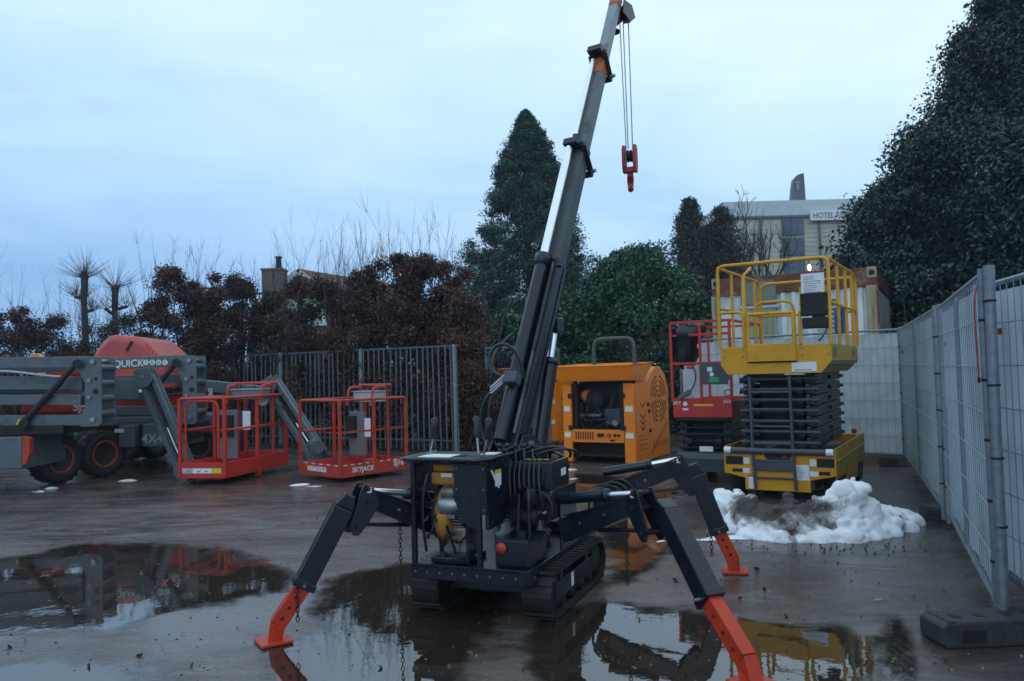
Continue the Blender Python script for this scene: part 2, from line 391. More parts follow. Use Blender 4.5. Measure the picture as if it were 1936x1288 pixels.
def water_material():
    m = bpy.data.materials.new('puddle_water'); m.use_nodes = True; t = m.node_tree; n = t.nodes; k = t.links.new; b = n['Principled BSDF']
    b.inputs['Base Color'].default_value = (.028,.020,.015,1); b.inputs['Roughness'].default_value = .015; b.inputs['IOR'].default_value = 1.75
    tcn = n.new('ShaderNodeTexCoord')
    w = n.new('ShaderNodeTexNoise'); w.inputs['Scale'].default_value = 7; w.inputs['Detail'].default_value = 4; k(tcn.outputs['Object'], w.inputs[0])
    bp = n.new('ShaderNodeBump'); bp.inputs['Strength'].default_value = .16; bp.inputs['Distance'].default_value = .004; k(w.outputs[0], bp.inputs['Height']); k(bp.outputs[0], b.inputs['Normal'])
    tr = n.new('ShaderNodeBsdfTransparent'); ms = n.new('ShaderNodeMixShader')
    at = n.new('ShaderNodeAttribute'); at.attribute_name = 'depth'
    e_ = n.new('ShaderNodeTexNoise'); e_.inputs['Scale'].default_value = 3.2; e_.inputs['Detail'].default_value = 9; e_.inputs['Roughness'].default_value = .7; k(tcn.outputs['Object'], e_.inputs[0])
    ad = n.new('ShaderNodeMath'); ad.operation = 'MULTIPLY_ADD'; ad.inputs[1].default_value = 1.6; k(e_.outputs[0], ad.inputs[0]); k(at.outputs['Fac'], ad.inputs[2])
    mr = n.new('ShaderNodeMapRange'); mr.inputs[1].default_value = .92; mr.inputs[2].default_value = 1.38; k(ad.outputs[0], mr.inputs[0])
    k(mr.outputs[0], ms.inputs[0]); k(tr.outputs[0], ms.inputs[1]); k(b.outputs[0], ms.inputs[2]); k(ms.outputs[0], n['Material Output'].inputs[0])
    return m
WM = water_material()
def puddle(pix, label=None, feather=.35, res=.05, z=.004):
    poly = np.array([list(G(*p))[:2] for p in pix])
    lo = poly.min(0)-.1; hi = poly.max(0)+.1
    nx = max(4, int((hi[0]-lo[0])/res)); ny = max(4, int((hi[1]-lo[1])/res))
    X, Y = np.meshgrid(np.linspace(lo[0],hi[0],nx), np.linspace(lo[1],hi[1],ny)); pt = np.stack([X.ravel(),Y.ravel()],1)
    ins = np.zeros(len(pt),bool); dist = np.full(len(pt),1e9); k = len(poly)
    for i in range(k):
        a = poly[i]; b = poly[(i+1)%k]; ab = b-a
        t = np.clip(((pt-a)@ab)/(ab@ab),0,1); dist = np.minimum(dist, np.linalg.norm(pt-(a+t[:,None]*ab),axis=1))
        c = ((a[1]>pt[:,1])!=(b[1]>pt[:,1])); xi = (b[0]-a[0])*(pt[:,1]-a[1])/(b[1]-a[1]+1e-12)+a[0]; ins ^= c & (pt[:,0]<xi)
    dep = np.where(ins, np.clip(dist/feather,0,1), 0)*.75
    keep = ins | (dist<res*2)
    idx = -np.ones(len(pt),int); fs = []
    K = keep.reshape(ny,nx); q = np.zeros_like(K[:-1,:-1]); q = K[:-1,:-1]&K[1:,:-1]&K[:-1,1:]&K[1:,1:]
    used = np.zeros(len(pt),bool)
    for j, i in zip(*np.nonzero(q)):
        a = j*nx+i; fs.append((a,a+1,a+nx+1,a+nx)); used[[a,a+1,a+nx+1,a+nx]] = True
    idx[used] = np.arange(used.sum())
    me = bpy.data.meshes.new('puddle'); me.from_pydata([(x,y,z) for x,y in pt[used]], [], [tuple(int(idx[w]) for w in f) for f in fs]); me.update()
    at = me.attributes.new('depth','FLOAT','POINT'); at.data.foreach_set('value', dep[used].astype(np.float32))
    me.materials.append(WM); o = bpy.data.objects.new('puddle', me); C.objects.link(o); o['kind'] = 'structure'
    ROOTM[o.name] = Matrix.Identity(4); return o
puddle([(-600,1060),(-100,1062),(60,1045),(130,1026),(260,1022),(400,1030),(470,1040),(540,1062),(590,1085),(560,1120),(430,1150),(320,1170),(230,1205),(100,1215),(0,1212),(-300,1230),(-700,1200)], feather=.30)
puddle([(600,1092),(680,1072),(760,1060),(880,1055),(970,1068),(1010,1110),(960,1185),(930,1240),(870,1320),(700,1420),(560,1400),(470,1330),(450,1260),(480,1212),(560,1195),(575,1130)], feather=.28)
puddle([(-600,1225),(0,1225),(200,1222),(330,1240),(450,1300),(480,1380),(200,1480),(-500,1480)], feather=.45)
puddle([(1010,1150),(1140,1128),(1300,1150),(1470,1172),(1600,1180),(1680,1205),(1700,1250),(1660,1330),(1500,1400),(1280,1420),(1100,1400),(1000,1330),(960,1230)], feather=.22)
puddle([(1690,1150),(1740,1200),(1750,1280),(1700,1330),(1640,1270),(1650,1190)], feather=.12)
puddle([(1090,985),(1200,960),(1330,990),(1300,1040),(1230,1100),(1130,1120),(1120,1050)], feather=.35)
puddle([(1050,890),(1200,900),(1330,935),(1200,960),(1060,930)], feather=.5, res=.08)

# ------------------------------------------------------------------ spider crane
U = V((math.sin(R(22)), math.cos(R(22)), 0)); VV = V((math.cos(R(22)), -math.sin(R(22)), 0))
CR = thing('spider_crane', 'dark blue crawler crane on red-footed spider legs with its telescopic boom raised', 'crane', (-.315,5.09,0), -R(22))
D = M['dark']
# undercarriage tracks
def track(x0, x1):
    R_, y0, y1 = .165, .30, 1.28
    def loop(r, n=10):
        pts = []
        for i in range(n+1): a = math.pi/2 + math.pi*i/n; pts.append((y0+math.cos(a)*r, R_+math.sin(a)*r))
        for i in range(n+1): a = -math.pi/2 + math.pi*i/n; pts.append((y1+math.cos(a)*r, R_+math.sin(a)*r))
        return pts
    b = MB(); o = loop(.15); i_ = loop(.125); k = len(o); sx = x0; ex = x1
    vs = [(sx,y,z) for y,z in o]+[(ex,y,z) for y,z in o]+[(sx,y,z) for y,z in i_]+[(ex,y,z) for y,z in i_]
    fs = []
    for j in range(k):
        j2 = (j+1)%k
        fs += [(j,j2,k+j2,k+j),(2*k+j2,2*k+j,3*k+j,3*k+j2),(j2,j,2*k+j,2*k+j2),(k+j,k+j2,3*k+j2,3*k+j)]
    b.add(vs, fs)
    tr = b.build('rubber_track', M['track'], CR)
    # lugs
    per = 2*(y1-y0)+2*math.pi*.15; n = 40; g = MB()
    for q in range(n):
        s = per*q/n
        if s < y1-y0: y, z, ty, tz = y0+s, R_+.15, 1, 0
        elif s < y1-y0+math.pi*.15: a = math.pi/2-(s-(y1-y0))/.15; y, z, ty, tz = y1+math.cos(a)*.15, R_+math.sin(a)*.15, math.sin(a), -math.cos(a)
        elif s < 2*(y1-y0)+math.pi*.15: y, z, ty, tz = y1-(s-(y1-y0)-math.pi*.15), R_-.15, -1, 0
        else: a = -math.pi/2-(s-2*(y1-y0)-math.pi*.15)/.15; y, z, ty, tz = y0+math.cos(a)*.15, R_+math.sin(a)*.15, math.sin(a), -math.cos(a)
        nrm = V((0,-tz,ty)); tan = V((0,ty,tz)); c = V(((x0+x1)/2,y,z))+nrm*.0075
        g.bar(c-V(((x1-x0)*.5,0,0)), c+V(((x1-x0)*.5,0,0)), .028, .015, up=nrm)
    g.build('track_lug', M['track'], tr, kind='stuff')
    f = MB(); xc = (x0+x1)/2; xo = x1-.02 if x1 > 0 else x0+.02; w = -.13 if x1 > 0 else .13
    f.box((min(xo,xo+w), y0, R_-.05), (max(xo,xo+w), y1, R_+.06))
    f.box((min(xo,xo+w), y0+.1, R_+.05), (max(xo,xo+w), y0+.15, R_+.12)); f.box((min(xo,xo+w), y1-.3, R_+.05), (max(xo,xo+w), y1-.25, R_+.12))
    f.build('track_frame', D, CR, .006)
    for yy, rr in ((y0,.115),(y1,.115)):
        MB().lathe([(0,.02),(0,rr*.9),(.02,rr),(.13,rr),(.15,rr*.9),(.15,.02)], (min(x0,x1)+.02,yy,R_), (1,0,0)).build('sprocket', M['black'], CR)
    for q in range(4):
        yy = y0+.17+q*.21
        MB().lathe([(0,.01),(0,.05),(.15,.05),(.15,.01)], (min(x0,x1)+.022,yy,R_-.075), (1,0,0), n=14).build('road_roller', M['darkflat'], CR)
    if x1 > 0:
        MB().box((xo, .62, .13), (xo+.003, .67, .22)).build('sticker', M['white'], CR)
track(.30,.50); track(-.50,-.30)
MB().box((-.29,.30,.14), (.29,1.3,.27)).build('chassis', D, CR, .01)
dk = MB(); dk.prism([(-.41,0),(.36,0),(.41,.05),(.41,1.5),(-.41,1.5)], (0,0,.345), (1,0,0), (0,1,0), .02)
dk.box((-.41,0,.275),(.37,.012,.367)); dk.box((.398,.04,.275),(.41,1.5,.345)); dk.box((-.41,.012,.275),(-.398,1.5,.345)); dk.bar((.365,.006,.32),(.404,.045,.32),.012,.09)
dk.build('deck', D, CR, .004)
# engine bay frame
for xx, yy, z1 in ((-.40,.03,1.035),(.07,.03,.80),(-.40,.42,1.03)):
    MB().box((xx-.016,yy-.016,.367),(xx+.016,yy+.016,z1)).build('frame_post', D, CR, .003)
MB().box((-.10,.02,.70),(.13,.045,1.02)).build('side_panel', D, CR, .004)
MB().prism([(-.10,.70),(.0,.62),(.08,.60),(.08,.70)], (0,.045,0), (1,0,0), (0,0,1), .025).build('panel_gusset', D, CR)
MB().box((.105,.045,.60),(.13,.40,1.02)).build('side_panel', D, CR, .004)
tb = MB(); tb.prism([(-.435,-.03),(.09,-.03),(.14,.02),(.14,.42),(-.435,.42)], (0,0,1.03), (1,0,0), (0,1,0), .028)
ct = tb.build('control_table', D, CR, .006)
MB().tube(fillet([(-.435,.42,1.05),(-.445,-.045,1.05),(.10,-.045,1.05),(.15,.03,1.05),(.15,.42,1.05)],.04), .014).build('table_rim', M['dark'], CR)
MB().box((-.36,.02,1.059),(-.13,.20,1.062)).build('instruction_sheet', M['white'], CR)
MB().box((.0,.22,1.059),(.10,.36,1.062)).build('instruction_sheet', M['white'], CR)
MB().lathe([(0,.001),(0,.07),(.002,.07),(.002,.001)], (-.12,.14,1.058), (0,0,1), n=18).build('table_recess', M['black'], CR)
for (px,py,tilt) in ((-.345,.16,(.03,.0)),(-.02,.24,(-.03,.05)),(.06,.14,(.03,.0))):
    j = MB(); p0 = V((px,py,1.058)); p1 = p0+V((tilt[0],tilt[1],.11)); p2 = p1+V((tilt[0]*.6,tilt[1]*.6,.14))
    j.cyl(p0,p1,.007); st = j.build('joystick', M['steel'], CR)
    MB().tube([p1,p1.lerp(p2,.15),p1.lerp(p2,.6),p1.lerp(p2,.92),p2],[.017,.024,.021,.025,.012],10).build('grip', M['hose'], st)
# left grille with slots
gr = MB()
for q in range(11):
    y = .06+q*.033; gr.box((-.408,y,.70),(-.400,y+.018,.86)); 
for z in (.69,.86,.87,.99): gr.box((-.408,.05,z),(-.400,.42,z+.022))
for q in range(11):
    y = .06+q*.033; gr.box((-.408,y,.89),(-.400,y+.018,.99))
gr.build('slotted_guard', D, CR)
# engine
MB().box((-.30,.08,.87),(-.105,.26,.955)).build('air_filter_cover', M['engyellow'], CR, .018)
MB().box((-.29,.09,.958),(-.115,.25,1.01)).build('air_filter_lid', M['engyellow'], CR, .016)
MB().box((-.22,.077,.925),(-.14,.080,.95)).build('sticker', M['white'], CR)
MB().lathe([(0,.02),(0,.17),(.03,.19),(.08,.19),(.10,.15),(.10,.02)], (-.28,.20,.66), (1,.18,0), n=28).build('fan_shroud', M['engyellow'], CR)
MB().lathe([(0,.02),(0,.155),(.02,.165),(.03,.165),(.03,.02)], (-.31,.195,.66), (1,.18,0), n=28).build('fan_grille', M['black'], CR)
MB().box((-.23,.10,.42),(-.06,.36,.60)).build('crankcase', M['engmetal'], CR, .02)
cf = MB()
for q in range(7): cf.box((-.20,.09,.60+q*.018),(-.07,.27,.608+q*.018))
cf.build('cylinder_fins', M['engmetal'], CR)
MB().lathe([(0,.01),(0,.05),(.015,.062),(.13,.062),(.145,.05),(.145,.01)], (-.225,.06,.74), (1,.1,.05), n=20).build('muffler', M['steel'], CR)
MB().lathe([(0,.01),(0,.032),(.10,.036),(.10,.01)], (-.20,.055,.83), (1,.1,0), n=16).build('fuel_bowl', M['engmetal'], CR)
MB().box((-.19,.045,.66),(-.11,.09,.70)).build('muffler_guard', M['steel'], CR, .004)
hz = MB()
for q in range(14):
    a = V((random.uniform(-.32,-.05),random.uniform(.02,.12),random.uniform(.45,.85))); b_ = a+V((random.uniform(-.15,.15),random.uniform(0,.2),random.uniform(-.2,.2)))
    hz.tube(bez(a,a+V((0,-.05,-.1)),b_+V((.05,-.06,.06)),b_,8), random.choice((.005,.007,.009)), 6)
hz.build('engine_cables', M['hose'], CR, kind='stuff')
MB().tube(bez((-.30,.05,.95),(-.34,.0,.8),(-.33,.02,.6),(-.33,.06,.44)),.010).build('hose', M['hose'], CR)
MB().box((-.30,.06,.367),(-.02,.34,.41)).build('engine_mount', D, CR, .01)
MB().box((-.13,.01,.42),(.0,.10,.44)).build('engine_bracket', D, CR)
MB().bar((-.17,.04,.62),(-.10,.03,.44),.018,.01).build('engine_bracket', D, CR)
# hydraulic tank and boxes on the right
MB().box((.15,.08,.367),(.385,.42,.54)).build('hydraulic_tank', D, CR, .012)
MB().box((.155,.075,.40),(.38,.079,.41)).build('tank_seam', D, CR)
MB().lathe([(0,.01),(0,.035),(.015,.038),(.02,.01)], (.20,.078,.485), (0,-1,0), n=16).build('reflector', M['wred'], CR)
MB().cyl((.29,.2,.54),(.29,.2,.57),.03).build('filler_cap', M['black'], CR)
MB().cyl((.24,.26,.54),(.25,.28,.80),.012).build('return_pipe', D, CR)
MB().tube(fillet([(.33,.24,.54),(.33,.24,.80),(.30,.30,.84),(.22,.34,.80)],.04),.014).build('return_pipe', M['dark'], CR)
bx = MB(); bx.box((.17,.42,.80),(.435,.78,.995)); bx.build('battery_box', D, CR, .012)
MB().prism([(.20,.47),(.40,.47),(.40,.60),(.20,.60)], (0,0,.997), (1,0,0), (0,1,0), .002).build('sticker_plate', M['black'], CR)
for q in range(4): MB().box((.215+q*.043,.50,1.0),(.245+q*.043,.53,1.001)).build('sticker', M['ystick'], CR)
MB().box((.36,.415,.84),(.385,.421,.93)).build('box_slot', M['black'], CR)
sp = MB(); arch = [(.42,.367),(.46,.367),(.46,.60)]
for i in range(9): a = R(-60+i*20); arch.append((.52+.0*math.cos(a), .60+i*.001))
sp = MB(); sp.box((.425,.56,.367),(.437,.92,.80)); sp.box((.425,.42,.70),(.437,.56,.80)); sp.build('side_plate', D, CR, .003)
MB().tube([( .20+.17*0,.42,.70)]+[(.30+.13*math.cos(R(a)),.415,.68+.13*math.sin(R(a))) for a in range(150,-60,-15)],.008).build('hose', M['hose'], CR)
MB().box((.14,.45,.60),(.42,.80,.72)).build('valve_block', M['black'], CR, .01)
vb = MB()
for q in range(6): vb.lathe([(0,.005),(0,.016),(.03,.016),(.03,.011),(.05,.011),(.05,.004)], (.17+q*.04,.445,.655), (0,-1,.1), n=10)
vb.build('hose_fittings', M['steel'], CR, kind='stuff')
MB().lathe([(0,.01),(0,.055),(.14,.055),(.16,.04),(.16,.01)], (.18,.36,.63), (1,.1,0), n=18).build('hydraulic_pump', M['black'], CR)
MB().lathe([(0,.01),(0,.04),(.10,.04),(.11,.01)], (.30,.34,.72), (0,0,1), n=16).build('oil_filter', M['black'], CR)
for q in range(7):
    x0 = .14+q*.035
    MB().tube(bez((x0,.43,1.0),(x0-.02,.38,.88),(x0+.03,.33,.78),(x0+.02,.42,.64)), .008 if q%2 else .010,6).build('hose', M['hose'], CR)
for q in range(5):
    x0 = .02+q*.062
    s = MB().tube([(x0,.52,.92),(x0,.50,1.02),(x0+.004,.49,1.085)],.006,6).build('valve_lever', M['steel'], CR)
    MB().ball((x0+.004,.49,1.095),.019).build('knob', M['hose'], s)
MB().box((-.02,.46,.86),(.30,.60,.94)).build('valve_bank', D, CR, .006)
MB().bar((.155,.05,.98),(.20,.06,.87),.014,.010).build('release_lever', M['paleboard'], CR)
# slewing column
MB().lathe([(0,.03),(0,.21),(.05,.21),(.06,.16),(.46,.15),(.48,.19),(.55,.19),(.55,.03)], (.06,.80,.40), (0,0,1), n=28).build('slewing_column', D, CR)
# boom frame
EL, SL = R(65), R(13); SX = V((math.cos(SL),-math.sin(SL),0)); HD = V((math.sin(SL),math.cos(SL),0)); DN = (HD*math.cos(EL)+V((0,0,math.sin(EL)))).normalized(); TN = SX.cross(DN).normalized(); B0 = V((.04,.75,1.08))
def BP(t, x=0, n=0): return B0 + DN*t + SX*x + TN*n
for sx in (-.125,.125):
    MB().prism([(-.16,.0),(.20,.0),(.16,.12),(.06,.22),(-.08,.22),(-.16,.10)], B0+SX*(sx-.008)+V((0,0,-.15)), HD, (0,0,1), .016).build('boom_yoke', D, CR, .003)
MB().cyl(BP(0,-.15),BP(0,.15),.03).build('pivot_pin', M['steel'], CR)
def hexsec(t0, t1, w, h, name, m, bevel=.006, label=None):
    pr = [(-w/2,h*.5),(w/2,h*.5),(w/2,-h*.22),(w*.22,-h*.5),(-w*.22,-h*.5),(-w/2,-h*.22)]
    b = MB(); k = 6
    vs = [BP(t0,x,n) for x,n in pr]+[BP(t1,x,n) for x,n in pr]
    b.add(vs, [tuple(range(k)), tuple(range(k,2*k))[::-1]]+[((i+1)%k,i,k+i,k+(i+1)%k) for i in range(k)])
    return b.build(name, m, CR, bevel, label=label)
T1, T2, T3, T4 = 1.52, 2.63, 3.62, 4.36
hexsec(-.06,T1,.150,.175,'boom_section',D)
hexsec(T1-.1,T2,.130,.155,'boom_section',M['moss'],label='grey boom section streaked with green moss')
hexsec(T2-.1,T3-.17,.110,.130,'boom_section',M['boomgrey'])
hexsec(T3-.17,T3+.02,.111,.131,'boom_section',M['rustorange'],label='short orange band on the boom')
hexsec(T3-.0,T4-.08,.092,.105,'boom_section',M['boomlight'],label='pale top boom section')
hexsec(T4-.08,T4+.02,.095,.108,'boom_section',M['rustorange'],label='orange boom tip')
# rails on the outer boom
MB().bar(BP(.05,.077,-.02),BP(T1-.05,.077,-.02),.012,.03,up=TN).build('boom_rib', D, CR)
MB().bar(BP(.05,.04,.092),BP(T1-.05,.04,.092),.02,.02,up=TN).build('boom_rib', M['boomgrey'], CR)
# telescope cylinder on the top face
CX = -.04
MB().tube([BP(-.02,CX,.135),BP(T1-.02,CX,.135)],.050,20).build('telescope_cylinder', M['dark'], CR)
MB().lathe([(0,.03),(0,.056),(.035,.056),(.045,.064),(.10,.064),(.10,.03)], BP(T1-.10,CX,.135), DN, n=24).build('cylinder_gland', D, CR)
MB().tube([BP(T1,CX,.135),BP(T2-.06,CX,.135)],.035,18).build('chrome_rod', M['chrome'], CR)
def collar(t, w, h, cx):
    c = MB()
    c.bar(BP(t,cx-.045,h*.5+.07),BP(t,cx+.09,h*.5+.07),.06,.075,up=TN)
    c.build('clamp_block', D, CR, .006)
    c = MB(); q = .012
    for x in (-w/2-q,w/2+q): c.bar(BP(t-.02,x,h*.5+.04),BP(t-.16,x,-h*.55),.02,.05,up=(1,0,0))
    c.bar(BP(t-.17,-w/2-.03,-h*.58),BP(t-.17,w/2+.03,-h*.58),.05,.03,up=TN)
    c.bar(BP(t+.0,-w/2-.02,h*.5+.02),BP(t+.0,w/2+.02,h*.5+.02),.05,.03,up=TN)
    c.build('clamp_frame', D, CR, .004)
    MB().cyl(BP(t-.15,w/2+.01,-h*.5),BP(t-.15,w/2+.06,-h*.5),.016,n=10).build('clamp_bolt', M['steel'], CR)
collar(T2-.02,.130,.155,CX); collar(T3+.02,.110,.130,-.03)
cb = MB(); cb.bar(BP(T1-.06,-.10,.08),BP(T1-.06,.11,.08),.05,.03,up=TN); cb.build('clamp_frame', D, CR)
MB().tube([BP(T2,-.035,.10),BP(T3-.05,-.035,.10)],.019,12).build('chrome_rod', M['chrome'], CR)
MB().tube([BP(T2,-.02,.085),BP(T2+.1,-.035,.10)],.025,12).build('cylinder_gland', D, CR)
MB().tube([BP(.7,.06,.12),BP(T1-.12,.06,.12)],.009,8).build('hose', M['hose'], CR)
MB().tube([BP(.6,.08,.09),BP(T1-.12,.08,.09)],.007,8).build('hose', M['hose'], CR)
# lifting ram under the boom
r0 = B0+HD*.22+SX*.02+V((0,0,-.22)); r1 = BP(1.02,.03,-.12); rd = (r1-r0); rl = rd.length; rd.normalize()
MB().tube([r0, r0+rd*rl*.74],.062,18).build('lift_cylinder', D, CR)
MB().lathe([(0,.03),(0,.068),(.05,.068),(.05,.03)], r0+rd*rl*.72, rd, n=20).build('cylinder_gland', D, CR)
MB().tube([r0+rd*rl*.7, r1],.030,14).build('chrome_rod', M['chrome'], CR)
MB().bar(r0-V((0,0,.45)),r0,.16,.16,up=HD).build('ram_bracket', D, CR, .01)
MB().bar(r1-SX*.08,r1+SX*.06,.09,.12).build('ram_bracket', D, CR, .01)
# hose valve block on boom root and hose loops
vbk = BP(.42,-.0,.22)
MB().bar(vbk-SX*.05,vbk+SX*.06,.09,.09,up=TN).build('valve_block', M['hoop'], CR, .01)
for q in range(3):
    a = vbk+V((-.045,-.02,-.015+q*.02)); MB().cyl(a,a+V((-.10,-.03,-.09)),.013,n=10).build('hose_union', M['steel'], CR)
MB().tube(bez(vbk+V((-.15,-.05,-.10)),vbk+V((-.30,-.05,-.25)),vbk+V((-.25,0,-.55)),(.02,.60,.98)),.014).build('hose', M['hose'], CR)
MB().tube(bez(vbk+V((-.14,-.05,-.12)),vbk+V((-.20,-.10,-.35)),vbk+V((-.12,0,-.55)),(.10,.58,.96)),.012).build('hose', M['hose'], CR)
MB().tube(bez(vbk+V((-.14,-.04,.04)),vbk+V((-.24,-.02,.30)),vbk+V((.08,.0,.36)),vbk+V((.07,.05,.0)),20),.013).build('hose', M['hose'], CR)
MB().tube(bez(BP(.8,-.10,.2),BP(.62,-.26,.25),BP(.42,-.22,.24),vbk+V((-.04,0,.02)),16),.013).build('hose', M['hose'], CR)
for q in range(7):
    a = V((-.02+q*.05,.60+.02*(q%3),.97)); b_ = a+V((.10+.02*q,.18,.02))
    MB().tube(bez(a,a+V((-.08,-.16,.10+.03*(q%2))),b_+V((.12,-.14,.12)),b_,16),.009+.002*(q%2)).build('hose', M['hose'], CR)
for q in range(3):
    MB().tube(bez((.24+q*.03,.74,.99),(.34+q*.02,.60,1.10),(.44,.72,1.02-q*.03),(.43,.80,.92)),.007).build('hose', M['steel' if q==0 else 'hose'], CR)
# boom head, ropes, hook block
hd = MB()
for x in (-.07,.07): hd.prism([(0,0),(.13,.02),(.20,-.12),(.14,-.22),(.03,-.16)], BP(T4-.12,x-.005,-.03), tuple(DN), tuple(TN), .01)
hd.build('boom_head', D, CR)
sheave_c = BP(T4+.02,0,-.16)
MB().lathe([(-.04,.02),(-.04,.075),(-.02,.06),(0,.075),(.02,.06),(.04,.075),(.04,.02)], sheave_c, (1,0,0), n=20).build('sheave', M['black'], CR)
MB().lathe([(-.03,.01),(-.03,.03),(.03,.03),(.03,.01)], sheave_c+V((0,.10,-.03)), (1,0,0), n=14).build('sheave', M['steel'], CR)
tw = sheave_c
ZL = G(1190,0) if False else None
hk = V((tw.x, tw.y+.03, P(1190,300,(ROOTM[CR.name]@tw).y).z))
MB().tube([tw+V((-.035,-.06,-.02)), hk+V((-.022,-.035,.10))],.0055,6).build('wire_rope', M['steel'], CR)
MB().tube([tw+V((-.015,.0,-.05)), hk+V((-.012,.0,.10))],.0055,6).build('wire_rope', M['steel'], CR)
MB().tube([tw+V((.02,.07,-.02)), hk+V((.022,.035,.10))],.0055,6).build('wire_rope', M['steel'], CR)
for s in (-1,1):
    MB().prism([(-.035,-.13),(.035,-.13),(.055,-.06),(.055,.09),(.03,.135),(-.03,.135),(-.055,.09),(-.055,-.06)], hk+V((s*.052-.014,0,0)), (0,1,0), (0,0,1), .028).build('hook_cheek', M['hookred'], CR, .008)
MB().bar(hk+V((-.05,0,-.10)),hk+V((.05,0,-.10)),.06,.05).build('hook_crosshead', M['hookred'], CR, .006)
MB().lathe([(-.02,.01),(-.02,.06),(0,.05),(.02,.06),(.02,.01)], hk+V((0,0,.03)), (1,0,0), n=18).build('sheave', M['black'], CR)
MB().cyl(hk+V((0,0,-.15)),hk+V((0,0,-.10)),.03,n=12).build('hook_swivel', M['black'], CR)
hv = V((-.235,.972,0)); hp = [hk+V((0,0,-.14))]+[hk+hv*.055*math.cos(R(a))+V((0,0,-.225+.06*math.sin(R(a)))) for a in range(100,-170,-18)]
MB().tube(hp,[.028,.030]+[.032]*5+[.029]*5+[.024,.018,.010,.006][:len(hp)-12],10).build('hook', M['hookred'], CR)
lw = tw+V((-.09,-.05,-.20))
MB().tube([tw+V((-.06,-.06,0)),lw+V((0,0,.03))],.004,6).build('limit_switch_cord', M['steel'], CR)
MB().lathe([(0,.01),(0,.05),(.025,.05),(.025,.01)], lw, (0,0,1), n=14).build('limit_switch_weight', M['black'], CR)
# rear deck and hose coil
MB().box((-.30,1.15,.367),(.40,1.55,.46)).build('rear_mount', D, CR, .01)
for q in range(4):
    c = V((.50,1.45,.52)); MB().tube([c+V((.13*math.cos(R(a))+.03*q,.04*q,.15*math.sin(R(a))+.02*q)) for a in range(0,200,14)],.010,6).build('hose', M['hose'], CR)

bt = MB()
for q in range(9): bt.cyl((-.38+q*.088,0,.32),(-.38+q*.088,-.006,.32),.007,n=6)
for q in range(12): bt.cyl((.41,.10+q*.12,.31),(.416,.10+q*.12,.31),.007,n=6)
for zz in (.73,.86,.99):
    for xx in (-.08,.11): bt.cyl((xx,.02,zz),(xx,.014,zz),.006,n=6)
for yy in (.10,.35):
    for zz in (.64,.98): bt.cyl((.13,yy,zz),(.136,yy,zz),.006,n=6)
bt.build('deck_bolts', M['steel'], CR, kind='stuff')
MB().box((.1305,.16,.86),(.1325,.26,.94)).build('sticker', M['white'], CR); MB().box((.1305,.16,.94),(.1325,.26,.965)).build('sticker', M['ystick'], CR)
MB().box((.435,.60,.88),(.4375,.70,.93)).build('sticker', M['white'], CR)
MB().box((.20,.0785,.50),(.20+.001,.0795,.50)).build('weld_seam', M['steel'], CR) if False else None
wl_ = MB(); wl_.tube([(.15,.079,.541),(.385,.079,.541)],.004,5); wl_.tube([(.386,.08,.37),(.386,.08,.54)],.004,5); wl_.tube([(-.41,.0,.368),(.36,.0,.368)],.004,5); wl_.build('weld_seam', D, CR)
